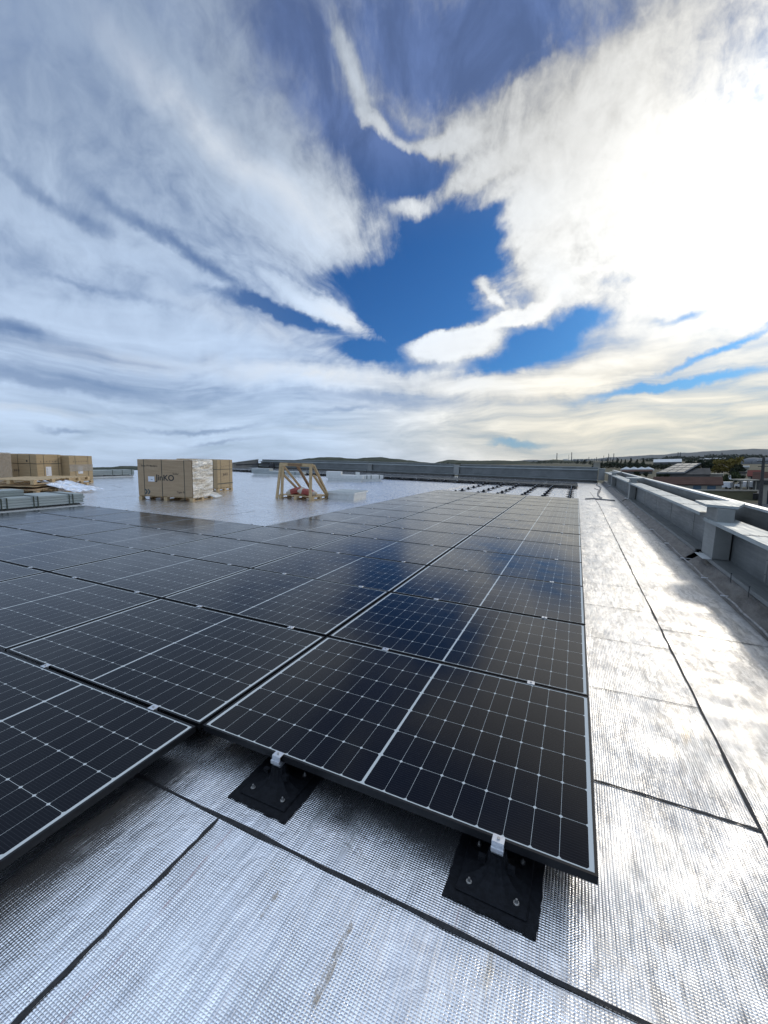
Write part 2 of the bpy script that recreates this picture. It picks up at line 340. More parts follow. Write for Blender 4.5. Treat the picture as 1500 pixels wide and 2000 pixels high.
# land
def land_build(t, b):
    v = objco(t)
    f = t.new('ShaderNodeTexVoronoi'); f.feature = 'F1'; f.inputs['Scale'].default_value = .012; t.put(f.inputs['Vector'], v)
    n = t.noise(v, .02, 6, .6); k = t.noise(v, .25, 5, .6)
    c = t.mix(t.sep(f.outputs['Color'])[0], (.035, .042, .018), (.11, .085, .05))
    c = t.mix(t.rng(n, .4, .65), c, (.05, .055, .028)); c = t.mix(t.rng(k, .45, .75), c, (.13, .11, .08))
    t.put(b.inputs['Base Color'], c)
M['land'] = mat('fields_and_scrub', (.06, .06, .03), .9, spec=.2, build=land_build)
M['hill'] = mat('wooded_hill', (.03, .045, .03), .95, spec=.1, build=lambda t, b: t.put(b.inputs['Base Color'], t.mix(t.rng(t.noise(objco(t), .02, 7, .65), .35, .65), (.016, .026, .014), (.06, .062, .036))))
M['farhill'] = mat('distant_ridge', (.05, .07, .07), .95, spec=.1, build=lambda t, b: t.put(b.inputs['Base Color'], t.mix(t.noise(objco(t), .004, 6, .6), (.04, .055, .05), (.09, .09, .08))))
M['asphalt'] = varied((.05, .05, .05), (.09, .088, .085), 1.5, .9, .2, .02)('asphalt')
M['plaster'] = varied((.30, .28, .23), (.38, .35, .29), .4, .95, 0, spec=.1)('beige_render')
M['plaster_grey'] = varied((.10, .10, .095), (.16, .155, .145), .3, .95, 0, spec=.1)('grey_render')
M['wall_green'] = varied((.15, .14, .075), (.22, .20, .12), .3, .9, 0)('yellow_green_render')
M['roof_brown'] = varied((.055, .030, .024), (.085, .048, .038), .5, .95, 0, stretch=(1, 4, 1), spec=.1)('brown_roof_tile')
M['roof_red'] = varied((.11, .028, .024), (.15, .045, .038), .5, .95, 0, spec=.1)('red_roof_tile')
M['roof_grey'] = varied((.045, .045, .045), (.08, .08, .078), .5, .95, 0, spec=.1)('grey_sheet_roof')
M['roof_white'] = varied((.50, .51, .50), (.60, .61, .60), .5, .8, 0, spec=.15)('white_sheet_roof')
M['glass_dark'] = mat('dark_window', (.03, .04, .05), .12)
M['blue_glass'] = mat('blue_window', (.07, .12, .17), .2)
M['white_paint'] = varied((.65, .66, .66), (.78, .78, .78), 2, .4, 0)('white_vehicle_paint')
M['dark_metal'] = mat('dark_plant_steel', (.05, .055, .06), .6, .3)
M['pale_metal'] = mat('pale_plant_steel', (.16, .165, .17), .8, 0, spec=.15)
M['pole'] = varied((.045, .042, .04), (.08, .075, .07), 6, .85, 0)('weathered_pole')
M['bark'] = varied((.06, .045, .03), (.11, .085, .06), 5, .9, .4, .02, stretch=(3, 3, .6))('bark')
def leaf(name, c1, c2):
    def f(t, b):
        t.put(b.inputs['Base Color'], t.mix(t.rng(t.noise(objco(t), .9, 4, .6), .3, .7), c1, c2))
        b.inputs['Subsurface Weight'].default_value = 0
    return mat(name, c1, .8, spec=.25, build=f)
M['leaf_dark'] = leaf('dark_foliage', (.012, .020, .009), (.035, .045, .018))
M['leaf_mid'] = leaf('green_foliage', (.03, .045, .015), (.07, .085, .03))
M['leaf_yellow'] = leaf('yellow_foliage', (.13, .10, .018), (.21, .165, .035))
M['tyre'] = mat('tyre_rubber', (.02, .02, .02), .8)

# ------------------------------------------------------------------ mesh helpers
ROOF = []                                            # top-level objects built in the roof frame
def link(name, bm, m, parent=None, smooth=False, roof=True):
    me = bpy.data.meshes.new(name); bm.normal_update(); bm.to_mesh(me); bm.free()
    for q in (m if isinstance(m, (list, tuple)) else [m]): me.materials.append(q)
    if smooth:
        for p in me.polygons: p.use_smooth = True
    o = bpy.data.objects.new(name, me); COL.objects.link(o)
    if parent is not None: o.parent = parent
    elif roof: ROOF.append(o)
    return o
def thing(name, label, cat, loc=(0, 0, 0), rz=0.0, group=None, roof=True):
    o = bpy.data.objects.new(name, None); COL.objects.link(o); o.empty_display_size = .1
    o.location = loc; o.rotation_euler = (0, 0, rz); tag(o, label, cat, group)
    if roof: ROOF.append(o)
    return o
def tag(o, label=None, cat=None, group=None, kind=None):
    if label: o['label'] = label
    if cat: o['category'] = cat
    if group: o['group'] = group
    if kind: o['kind'] = kind
    return o
def box(bm, x0, y0, z0, x1, y1, z1, mi=0):
    v = [bm.verts.new(p) for p in ((x0, y0, z0), (x1, y0, z0), (x1, y1, z0), (x0, y1, z0), (x0, y0, z1), (x1, y0, z1), (x1, y1, z1), (x0, y1, z1))]
    for f in ((0, 3, 2, 1), (4, 5, 6, 7), (0, 1, 5, 4), (1, 2, 6, 5), (2, 3, 7, 6), (3, 0, 4, 7)):
        bm.faces.new([v[i] for i in f]).material_index = mi
    return v
def bevel(bm, w, seg=1):
    bmesh.ops.bevel(bm, geom=list(bm.edges), offset=w, segments=seg, affect='EDGES', profile=.5); return bm
def mbox(*a, bev=0.0, seg=1):
    bm = bmesh.new(); box(bm, *a)
    if bev: bevel(bm, bev, seg)
    return bm
def bar(bm, p, q, w, d=None, up=(0, 0, 1)):
    p = Vector(p); q = Vector(q); d = d or w; a = (q - p).normalized(); u = Vector(up)
    if abs(a.dot(u)) > .98: u = Vector((0, 1, 0))
    s = a.cross(u).normalized() * w / 2; n = s.cross(a).normalized() * d / 2
    v = [bm.verts.new(e + k) for e in (p, q) for k in (-s - n, s - n, s + n, -s + n)]
    for f in ((0, 1, 2, 3), (7, 6, 5, 4), (0, 4, 5, 1), (1, 5, 6, 2), (2, 6, 7, 3), (3, 7, 4, 0)): bm.faces.new([v[i] for i in f])
def cyl(bm, p, q, r0, r1=None, n=12, caps=True):
    p = Vector(p); q = Vector(q); r1 = r0 if r1 is None else r1; a = (q - p).normalized()
    u = a.orthogonal().normalized(); w = a.cross(u)
    A = [bm.verts.new(p + (u * math.cos(2 * math.pi * i / n) + w * math.sin(2 * math.pi * i / n)) * r0) for i in range(n)]
    B = [bm.verts.new(q + (u * math.cos(2 * math.pi * i / n) + w * math.sin(2 * math.pi * i / n)) * r1) for i in range(n)]
    for i in range(n): bm.faces.new((A[i], A[(i + 1) % n], B[(i + 1) % n], B[i]))
    if caps: bm.faces.new(A[::-1]); bm.faces.new(B)
def lathe(bm, prof, n=24, c=(0, 0), lobes=0, amp=0.0):
    rings = []
    for r, z in prof:
        rings.append([bm.verts.new((c[0] + math.cos(2 * math.pi * i / n) * r * (1 + amp * math.cos(lobes * 2 * math.pi * i / n)), c[1] + math.sin(2 * math.pi * i / n) * r * (1 + amp * math.cos(lobes * 2 * math.pi * i / n)), z)) for i in range(n)])
    for A, B in zip(rings, rings[1:]):
        for i in range(n): bm.faces.new((A[i], A[(i + 1) % n], B[(i + 1) % n], B[i]))
    bm.faces.new(rings[-1])
def tube(bm, pts, r, n=8):
    pts = [Vector(p) for p in pts]; rings = []
    for i, p in enumerate(pts):
        a = (pts[min(i + 1, len(pts) - 1)] - pts[max(i - 1, 0)]).normalized()
        s = a.cross(Vector((0, 0, 1))).normalized(); u = s.cross(a)
        rings.append([bm.verts.new(p + s * r * math.cos(2 * math.pi * k / n) + u * r * math.sin(2 * math.pi * k / n)) for k in range(n)])
    for A, B in zip(rings, rings[1:]):
        for k in range(n): bm.faces.new((A[k], A[(k + 1) % n], B[(k + 1) % n], B[k]))
    bm.faces.new(rings[0][::-1]); bm.faces.new(rings[-1])
def poly(bm, pts, mi=0):
    f = bm.faces.new([bm.verts.new(p) for p in pts]); f.material_index = mi; return f
def prism(bm, outline, h0, h1, axis='z', mi=0):
    def P(a, b, h): return (a, b, h) if axis == 'z' else ((h, a, b) if axis == 'x' else (a, h, b))
    A = [bm.verts.new(P(a, b, h0)) for a, b in outline]; B = [bm.verts.new(P(a, b, h1)) for a, b in outline]
    n = len(A)
    for i in range(n): bm.faces.new((A[i], A[(i + 1) % n], B[(i + 1) % n], B[i])).material_index = mi
    bm.faces.new(A[::-1]).material_index = mi; bm.faces.new(B).material_index = mi
def copy_tree(o, parent=None, skip=()):
    c = o.copy(); COL.objects.link(c)
    if parent is not None: c.parent = parent
    else: ROOF.append(c)
    for ch in list(o.children):
        if ch.name.split('.')[0] in skip: continue
        copy_tree(ch, c, skip)
    return c
def text_part(name, s, size, m, parent, loc, rot, bold=0.0, shear=0.0, align='CENTER'):
    cu = bpy.data.curves.new(name, 'FONT'); cu.body = s; cu.size = size; cu.extrude = .0008; cu.offset = bold; cu.shear = shear
    cu.align_x = align; cu.align_y = 'CENTER'
    tmp = bpy.data.objects.new('tmp', cu); COL.objects.link(tmp)
    dg = bpy.context.evaluated_depsgraph_get(); me = bpy.data.meshes.new_from_object(tmp.evaluated_get(dg))
    bpy.data.objects.remove(tmp); bpy.data.curves.remove(cu)
    me.name = name; me.materials.clear(); me.materials.append(m)
    o = bpy.data.objects.new(name, me); COL.objects.link(o); o.parent = parent; o.location = loc; o.rotation_euler = rot
    return o

ORD = ['zeroth', 'first', 'second', 'third', 'fourth', 'fifth', 'sixth', 'seventh', 'eighth', 'ninth', 'tenth', 'eleventh', 'twelfth', 'thirteenth', 'fourteenth', 'fifteenth']
ORDX = ORD[1:] + ['sixteenth', 'seventeenth', 'eighteenth', 'nineteenth', 'twentieth'] + ['twenty-' + w for w in ORD[1:10]] + ['thirtieth']
PX, PY, DX, DY = 1.722, 1.134, 1.742, 1.156

# ------------------------------------------------------------------ roof
bm = bmesh.new()
xs = [-28.6, -20, -12, -6, -2, 1.46]; ys = [-9, -3, 0, 6, 14, 22, 31.2]
grid = [[bm.verts.new((x, y, ZR)) for x in xs] for y in ys]
for j in range(len(ys) - 1):
    for i in range(len(xs) - 1): bm.faces.new((grid[j][i], grid[j][i + 1], grid[j + 1][i + 1], grid[j + 1][i]))
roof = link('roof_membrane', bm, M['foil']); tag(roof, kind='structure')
bm = mbox(-28.6, -9, -9.5, 2.3, 31.9, ZR - .03); wb = link('warehouse_walls', bm, M['plaster_grey'], roof)

def seam(p, q, w=.012, name='membrane_seam', m=None, jit=.6, z=.004):
    p = Vector((*p, 0)); q = Vector((*q, 0)); L = (q - p).length; n = max(4, int(L / .035)) if L < 8 else int(L / .15)
    a = (q - p).normalized(); s = Vector((-a.y, a.x, 0)); A = []; B = []; off = 0.0
    bm = bmesh.new()
    for i in range(n + 1):
        c = p + (q - p) * i / n; off = off * .92 + random.uniform(-1, 1) * .0016
        w0 = w / 2 * (1 + random.uniform(-jit, jit)); w1 = w / 2 * (1 + random.uniform(-jit, jit))
        A.append(bm.verts.new(c + s * (off + w0) + Vector((0, 0, ZR + z)))); B.append(bm.verts.new(c + s * (off - w1) + Vector((0, 0, ZR + z))))
    for i in range(n): bm.faces.new((A[i], B[i], B[i + 1], A[i + 1]))
    return link(name, bm, m or M['bitumen'], roof)
seam((-10.5, -.24), (.63, -.24), .0135); seam((-1.37, -.25), (-1.37, -5), .014); seam((.63, -1.6), (.63, 14.9), .013)
seam((.63, 14.9), (.52, 21.0), .014)
seam((0.02, .66), (.63, .655), .013)
for k, y in enumerate((1.56, 2.44, 3.33, 4.2, 5.9, 8.0)): seam((0.02, y), (.63, y + .03), .006)
for y in (2.925, 8.85, 14.9, 20.8, 26.8): seam((.64, y), (1.42, y - .02), .009)
for x0, y0, x1, y1 in ((-7.45, 6.0, -7.47, 6.95), (-6.9, 8.9, -6.6, 9.7), (-8.5, 7.4, -13, 7.3), (-5.6, 12.6, -10.5, 12.6), (-9, 15.8, -20, 15.8), (-6, 18.7, -14, 18.7), (-12.9, 4.9, -13.0, 9.6), (-14.9, 8.1, -15.0, 11.0), (-16, 9.2, -17.2, 9.6), (-14, 11.2, -19, 11.2)):
    seam((x0, y0), (x1, y1), .012, jit=.8)
for y in (16.3, 17.2, 18.1, 19.0, 19.9, 20.8, 21.7, 22.6): seam((-5.2, y + .35), (.5, y + .35), .010)
seam((-1.285, -.26), (-1.245, -1.2), .0025, 'chalk_line', M['redline'], .6)
seam((-.40, -.16), (-.40, -.235), .002, 'chalk_line', M['redline'], .6)
# brown water stain
def blotch(name, pts, m, z=.003):
    bm = bmesh.new(); poly(bm, [(x, y, ZR + z) for x, y in pts]); return link(name, bm, m, roof)
def ragged(cx, cy, a, b, ang, n=26):
    out = []
    for i in range(n):
        t_ = 2 * math.pi * i / n; r = 1 + random.uniform(-.35, .25)
        x = math.copysign(abs(math.cos(t_)) ** .7, math.cos(t_)) * a * r; y = math.copysign(abs(math.sin(t_)) ** .7, math.sin(t_)) * b * (1 + random.uniform(-.1, .1))
        out.append((cx + x * math.cos(ang) - y * math.sin(ang), cy + x * math.sin(ang) + y * math.cos(ang)))
    return out
blotch('water_stain', ragged(-.70, -.46, .013, .115, R(2)), M['stain'])
blotch('water_stain', ragged(-.97, -.42, .006, .05, R(0)), M['stain'])

# ------------------------------------------------------------------ solar panels
def make_panel():
    t = thing('solar_module', 'x', 'solar panel')
    bm = bmesh.new(); w = .0105; h = .030
    box(bm, 0, 0, -h, w, PY, 0); box(bm, PX - w, 0, -h, PX, PY, 0); box(bm, w, 0, -h, PX - w, w, 0); box(bm, w, PY - w, -h, PX - w, PY, 0)
    link('frame', bm, M['black_alu'], t)
    bm = bmesh.new(); box(bm, w, w, -.007, PX - w, PY - w, -.0016)
    link('cell_laminate', bm, M['cells'], t)
    return t
proto_panel = make_panel(); used = [False]
def place_panel(c, j, label, group, dz=0.0, skip=()):
    if not used[0]: o = proto_panel; used[0] = True
    else: o = copy_tree(proto_panel, skip=skip)
    o.location = (-DX * c - PX + random.uniform(-.0012, .0012), DY * j + random.uniform(-.001, .001), dz)
    o.rotation_euler = (random.uniform(-.0018, .0018), random.uniform(-.0018, .0018), random.uniform(-.0005, .0005))
    tag(o, label, group=group); return o
def px_of(x, y, z):
    v = CM.transposed() @ (Vector((x, y, z)) - CAMP)
    return (750 + FPX * v.x / v.y, 1000 - FPX * v.z / v.y) if v.y > .05 else (-9999, 9999)
COLN = ['column next to the walkway', 'second column from the walkway', 'third column from the walkway', 'fourth column from the walkway', 'fifth column from the walkway', 'leftmost column']
for c in range(6):
    js = list(range(0 if c == 0 else -2, 13 if c < 3 else 4)); vis = []
    for j in js:
        P = [px_of(-DX * c - a, DY * j + b, 0) for a in (0, PX / 2, PX) for b in (0, PY / 2, PY)]
        if max(p[0] for p in P) > 2: vis.append(j)
    for k, j in enumerate(vis):
                place_panel(c, j, ('black solar panel, %s from the camera in the %s' % (ORD[k + 1], COLN[c])) if j != vis[-1] else 'black solar panel at the far end of the %s' % COLN[c], 'solar panels of the main array')
ROWN = {20: 'near row', 21: 'middle row', 22: 'back row'}
for j in (20, 21, 22):
    for c in range(0, 15):
        o = place_panel(c, j, 'dark solar panel in the %s of the far array, %s from the right' % (ROWN[j], ORD[c + 1]), 'solar panels of the far array, %s' % ROWN[j])

# ------------------------------------------------------------------ panel mounts
def make_mount(kind):
    t = thing('panel_mount', 'x', 'panel mount')
    bm = bmesh.new()                                   # flashing square with a torn edge
    n = 13; a = .152; ring = []
    for s in range(4):
        for k in range(n):
            u = -a + 2 * a * k / n; j_ = random.uniform(-.0035, .0035)
            ring.append({0: (u, -a + j_), 1: (a + j_, u), 2: (-u, a + j_), 3: (-a + j_, -u)}[s])
    prism(bm, ring, ZR + .001, ZR + .009)
    link('flashing', bm, M['rubber'], t)
    bm = mbox(-.118, -.118, ZR + .009, .118, .118, ZR + .017, bev=.004); link('base_plate', bm, M['rubber'], t)
    bm = bmesh.new()
    lathe(bm, [(.108, ZR + .017), (.085, ZR + .022), (.062, ZR + .032), (.046, ZR + .048), (.036, ZR + .068), (.031, ZR + .092), (.030, ZR + .104)], 36, lobes=12, amp=.05)
    for sx in (-1, 1): box(bm, sx * .05 - .012, -.03, ZR + .060, sx * .05 + .012, -.012, ZR + .082)
    link('ribbed_cone', bm, M['rubber'], t, smooth=False)
    bm = bmesh.new(); box(bm, -.013, -.014, ZR + .104, .013, .014, -.030); box(bm, -.020, -.018, ZR + .104, .020, .018, ZR + .109)
    link('head_bracket', bm, M['clamp'], t)
    for sx, sy in ((-1, -1), (1, -1), (1, 1), (-1, 1)):
        bm = bmesh.new(); cyl(bm, (sx * .079, sy * .079, ZR + .017), (sx * .079, sy * .079, ZR + .021), .010, n=12); cyl(bm, (sx * .079, sy * .079, ZR + .021), (sx * .079, sy * .079, ZR + .034), .0065, .0035, n=6)
        link('bolt', bm, M['steel'], t, smooth=False)
    bm = bmesh.new(); w = .021
    if kind == 'end':                                  # grips the free edge of a panel
        box(bm, -w, -.0225, -.034, w, -.0185, .0015); box(bm, -w, -.0185, -.034, w, -.004, -.030)
        box(bm, -w, -.0225, .0015, w, .0105, .0055); box(bm, -w, -.030, -.016, w, -.0225, -.012); box(bm, -w, -.032, -.028, w, -.030, -.012)
    elif kind == 'mid':
        box(bm, -w, -.019, .0012, w, .019, .0042); box(bm, -w, -.006, -.030, w, .006, .0012)
    else:
        box(bm, -w, -.012, -.030, w, .012, -.020); box(bm, -.004, -.004, -.020, .004, .004, -.002)
    bevel(bm, .0006); cl = link('clamp', bm, M['clamp'], t)
    if kind != 'open':
        zt = .0055 if kind == 'end' else .0042
        bm = bmesh.new(); yb = -.006 if kind == 'end' else 0
        cyl(bm, (0, yb, zt), (0, yb, zt + .004), .0058, n=12); cyl(bm, (0, yb, zt + .004), (0, yb, zt + .0042), .003, n=6); link('clamp_screw', bm, M['steel'], cl)
    return t
KX = (-.312, -1.262)
protos = {k: make_mount(k) for k in ('end', 'mid', 'open')}; pused = {}
def place_mount(kind, x, y, label, group, skip=()):
    if kind not in pused: o = protos[kind]; pused[kind] = 1
    else: o = copy_tree(protos[kind], skip=skip)
    o.location = (x, y, 0); o.rotation_euler = (0, 0, random.uniform(-.03, .03)); tag(o, label, group=group); return o
SIDE = ['right', 'left']
for c in range(6):
    hi = 13 if c < 3 else 4
    for j in range(0 if c == 0 else -1, hi + 1):
        for s, kx in enumerate(KX):
            x = -DX * c + kx - (.08 if c and s == 0 else 0) * 0; y = DY * j - .011
            q = px_of(x, y, 0)
            if q[0] < -5 or q[1] > 2010: continue
            if c == 0 and j == 0:
                place_mount('end', x, 0.0, ('square black mount with silver clamp under the front panel corner nearest the walkway', 'square black mount with silver clamp under the left half of the front panel edge')[s], 'mounts under the front panel edge')
            elif j == hi:
                place_mount('end', x, y - .011 + .022, 'clamp at the far end of the %s, %s one' % (COLN[c], SIDE[s]), 'mounts along the far edge of the main array').rotation_euler.z = math.pi
            else:
                k = j + (1 if c == 0 else 2)
                place_mount('mid', x, y, 'silver clamp, %s seam from the camera, %s, %s one' % (ORD[max(k, 1)], COLN[c], SIDE[s]), 'clamp mounts on the seams of the main array', skip=('bolt',))
for s6 in range(6):
    c, s = divmod(s6, 2)
    for j in range(14, 20):
        place_mount('open', -DX * c + KX[s], DY * j - .011, 'bare black mount, %s from the camera in the %s line from the walkway' % (ORD[j - 13], ORD[s6 + 1]), 'bare mounts between the two arrays')
for j, nm in ((20, 'front'), (23, 'back')):
    for c in range(15):
        for s, kx in enumerate(KX):
            place_mount('open', -DX * c + kx, DY * j - .011 + (-.05 if j == 20 else .10), 'small black mount on the %s edge of the far array, %s from the right' % (nm, ORDX[2 * c + s]), 'mounts along the %s edge of the far array' % nm, skip=('bolt',))

# ------------------------------------------------------------------ parapets (right side and far end)
def beam(name_label, y0, y1, zt, xi=1.585, group='inner sheet-metal beams of the parapet', M4=None):
    """I-shaped sheet beam along y: bottom tray with lip, web, top flange with lip; origin at its near end"""
    t = thing('parapet_beam', name_label, 'beam', (xi, y0, 0), 0, group); L = y1 - y0; zb = .03
    if M4 is not None: t.location = M4[0]; t.rotation_euler = (0, 0, M4[1])
    bm = mbox(.235, 0, zb + .004, .25, L, zt - .004); link('web', bm, M['galv'], t)
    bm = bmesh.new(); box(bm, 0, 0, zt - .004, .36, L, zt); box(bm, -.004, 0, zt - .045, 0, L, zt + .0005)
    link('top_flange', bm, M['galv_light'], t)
    bm = bmesh.new(); box(bm, 0, 0, zb, .42, L, zb + .004); box(bm, -.004, 0, zb - .035, 0, L, zb + .012)
    link('bottom_flange', bm, M['galv'], t)
    y = 1.35
    while y < L - .5:
        bm = bmesh.new(); box(bm, .2305, y, zb + .02, .2345, y + .05, zt - .02); box(bm, .0, y, zt + .0008, .34, y + .05, zt + .0035); link('sheet_joint', bm, M['galv_post'], t)
        bm = bmesh.new()
        for k in range(4): cyl(bm, (.05 + .08 * k, y + .025, zt + .0035), (.05 + .08 * k, y + .025, zt + .007), .006, n=6)
        for k in range(3): cyl(bm, (.2305, y + .025, zb + .1 + .16 * k), (.227, y + .025, zb + .1 + .16 * k), .006, n=6)
        link('joint_screws', bm, M['dark_metal'], t); y += random.choice((1.9, 2.1, 2.0))
    bm = bmesh.new(); 
    prism(bm, [(-.17, ZR + .003), (-.16, ZR + .003), (.02, zb - .04), (.02, zb - .002), (.012, zb - .002), (.010, zb - .036)], 0, L, 'y')
    link('foil_skirt', bm, M['skirt'], t)
    return t
def skirt_build(t, b):
    v = objco(t); n = t.noise(t.vm('MULTIPLY', v, (3, .8, 3)), 4.0, 6, .6, 0)
    t.put(b.inputs['Base Color'], t.mix(t.rng(n, .3, .7), (.11, .105, .095), (.04, .037, .033)))
    t.put(b.inputs['Metallic'], .5); bump(t, b, n, .8, .03)
M['skirt'] = mat('dirty_foil_upstand', (.2, .2, .2), .45, build=skirt_build)
SEG = [(-3.0, 6.10, .55), (6.34, 16.15, .60), (16.35, 24.6, .60), (24.8, 30.6, .61)]
SN = ['nearest the camera, cut by the right photo edge', 'second from the camera, the longest one fully in view', 'third from the camera', 'farthest, ending at the roof corner']
for (a, b_, zt), nm in zip(SEG, SN):
    beam('grey sheet beam of the right parapet with a pale top flange, %s' % nm, a, b_, zt)
def post(x0, x1, y0, y1, ztop, label, cap=True, group='box posts of the parapets', rz=0, loc=None):
    t = thing('parapet_post', label, 'post', loc or (x0, y0, 0), rz, group); W = x1 - x0; D = y1 - y0
    bm = mbox(.0, 0, .038, W, D, ztop - .006, bev=.004); link('post_box', bm, M['galv_post'], t)
    zc_ = ztop + .035
    bm = bmesh.new(); prism(bm, [(-.11, .12), (.21, -.02), (.50, .75), (.50, 1.1), (-.08, .85)] if cap else [(-.03, -.03), (W + .03, -.03), (W + .03, D + .03), (-.03, D + .03)], ztop + .001, zc_); link('cap_plate', bm, M['galv_light'], t)
    bm = mbox(-.11, -.04, .036, -.004, D * .75, .042); link('foot_plate', bm, M['edge'], t)
    return t
PN = ['nearest the camera', 'second from the camera', 'third from the camera']
for (y0, y1), nm in zip(((5.60, 6.13), (15.72, 16.15), (24.2, 24.6)), PN):
    post(1.61, 1.80, y0, y1, .735, 'grey box post with a white cap plate on the right parapet, %s' % nm)
# outer wall with its bright coping, right side
t = thing('parapet_wall', 'outer blue-grey sheet wall of the right parapet with a bright white coping', 'wall', (2.14, 0, 0))
bm = bmesh.new(); box(bm, 0, -3, -.4, .02, 31.6, .742); link('wall_sheet', bm, M['galv'], t)
yy = -3.0
for L in (7.0, 3.9, 8.0, 7.0, 8.7):
    bm = bmesh.new(); box(bm, -.035, yy, .743, .085, yy + L - .012, .752); box(bm, -.039, yy, .718, -.035, yy + L - .012, .7525); link('coping', bm, M['edge'], t); yy += L
bm = mbox(2.03, -3, .02, 2.137, 31, .03); 
link('gutter_floor', bm, M['galv'], t).location = (-2.14, 0, 0)
# corner block
post(1.25, 1.62, 30.75, 31.15, .80, 'pale corner block where the two parapets meet', cap=False, group=None)
# far end parapet: same section, running along x at y = 31
def far_piece(x0, x1, z0t, z1t, label):
    t = thing('parapet_beam', label, 'beam', (x0, 31.0, 0), 0, 'sheet beams of the far parapet')
    L = x1 - x0
    def strip(name, ya, yb, f0, f1, m):
        bm = bmesh.new()
        V = [bm.verts.new(p) for p in ((0, ya, f0(z0t)), (L, ya, f0(z1t)), (L, yb, f0(z1t)), (0, yb, f0(z0t)), (0, ya, f1(z0t)), (L, ya, f1(z1t)), (L, yb, f1(z1t)), (0, yb, f1(z0t)))]
        for f in ((0, 3, 2, 1), (4, 5, 6, 7), (0, 1, 5, 4), (1, 2, 6, 5), (2, 3, 7, 6), (3, 0, 4, 7)): bm.faces.new([V[i] for i in f])
        link(name, bm, m, t)
    strip('web', .30, .315, lambda z: .0, lambda z: z - .20, M['galv'])
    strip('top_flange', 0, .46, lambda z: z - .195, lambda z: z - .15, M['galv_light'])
    strip('back_wall', .50, .52, lambda z: -.3, lambda z: z, M['galv'])
    strip('coping', .46, .60, lambda z: z + .002, lambda z: z + .012, M['edge'])
    strip('bottom_flange', 0, .29, lambda z: .0, lambda z: .045, M['galv_light'])
    strip('foil_skirt', -.10, -.002, lambda z: ZR + .001, lambda z: .02, M['skirt'])
    return t
FX = [(-8.45, 1.22, .79, .90, 'grey sheet beam of the far parapet, rightmost, ending at the roof corner'), (-16.4, -8.9, .775, .79, 'grey sheet beam of the far parapet, middle one between two posts'), (-28.1, -16.45, .65, .775, 'grey sheet beam of the far parapet, leftmost, behind the wooden frame')]
for a in FX: far_piece(*a)
bm = mbox(-8.88, 31.06, -.02, -8.47, 31.46, .765, bev=.003); tag(link('parapet_post', bm, M['galv_post']), 'wide grey post in the far parapet right of the middle beam', 'post', 'posts of the far parapet')
bm = mbox(-16.43, 31.15, -.02, -16.05, 31.25, .585, bev=.003); tag(link('parapet_post', bm, M['galv_post']), 'narrow dark post in the far parapet above the white steel bundle', 'post', 'posts of the far parapet')
# sloping end piece coming back along the left edge
t = thing('parapet_end_piece', 'sloping last stretch of grey parapet turning the far left roof corner', 'wall', (-28.15, 31, 0))
bm = bmesh.new(); prism(bm, [(0, .65), (-3.4, .33), (-3.4, -.14), (0, -.14)], -.02, 0, 'x'); link('wall_sheet', bm, M['galv'], t)
bm = bmesh.new(); V = [(-.10, 0, .655), (.08, 0, .655), (.08, -3.4, .335), (-.10, -3.4, .335)]; poly(bm, V); r_ = bmesh.ops.extrude_face_region(bm, geom=bm.faces[:]); bmesh.ops.translate(bm, vec=(0, 0, .03), verts=[v for v in r_['geom'] if isinstance(v, bmesh.types.BMVert)]); link('coping', bm, M['galv_light'], t)
# black folded cover lying on the corner, and rods at the right parapet
bm = bmesh.new(); tube(bm, [(-27.9, 27.8, .16), (-27.6, 29.5, .22), (-26.8, 30.6, .30), (-26.2, 30.75, .28)], .06); tube(bm, [(-26.4, 30.7, .30), (-25.2, 30.75, .27), (-23.4, 30.8, .30)], .045); lathe(bm, [(.30, .04), (.25, .2), (.12, .34), (.05, .42)], 10, c=(-26.2, 30.6))
tag(link('black_cable_bundle', bm, M['bitumen'], smooth=True), 'black cable bundle slung along the far left corner of the parapet', 'cable')
for y, nm in ((4.93, 'nearer the camera'), (5.62, 'farther from the camera')):
    bm = bmesh.new(); cyl(bm, (1.56, y * .82, -.10), (1.56, y * .82, .07), .004, n=8); cyl(bm, (1.56, y * .82, .07), (1.56, y * .82, .078), .008, n=8); tag(link('threaded_rod', bm, M['dark_metal']), 'thin dark rod standing at the foot of the right parapet, %s' % nm, 'rod', 'rods at the parapet foot')
# loose conduit along the parapet foot
def snake(pts, r, name, label, amp=.0, group=None):
    P = [Vector(p) for p in pts]; out = []
    for i in range(len(P) - 1):
        k = max(2, int((P[i + 1] - P[i]).length / .25))
        for q in range(k):
            v = P[i].lerp(P[i + 1], q / k); out.append(v + Vector((random.uniform(-amp, amp), 0, 0)))
    out.append(P[-1]); bm = bmesh.new(); tube(bm, out, r); tag(link(name, bm, M['cable'], smooth=True), label, 'cable', group)
zc = ZR + .025
snake([(1.20, 30.2, zc), (1.05, 27.5, zc), (1.18, 25.2, zc), (1.02, 23.0, zc), (.86, 20.8, zc), (.78, 18.6, zc), (.84, 17.3, zc), (.62, 16.7, zc)], .022, 'conduit', 'grey conduit snaking down the far end of the walkway', .03)
snake([(.84, 24.0, zc), (1.02, 22.0, zc), (.80, 19.8, zc), (.80, 17.0, zc)], .016, 'conduit', 'thin conduit looping beside the snaking one at the far walkway', .04)
snake([(.25, 16.55, zc), (.55, 16.95, zc), (.95, 16.70, zc), (1.25, 16.55, zc)], .024, 'conduit', 'conduit lying straight across the far end of the walkway', .01)
snake([(1.45, 1.0, zc), (1.44, 3.0, zc), (1.45, 5.5, zc), (1.46, 9, zc), (1.46, 14, zc), (1.44, 20, zc), (1.40, 29.5, zc)], .012, 'conduit', 'long thin conduit along the foot of the right parapet', .012)
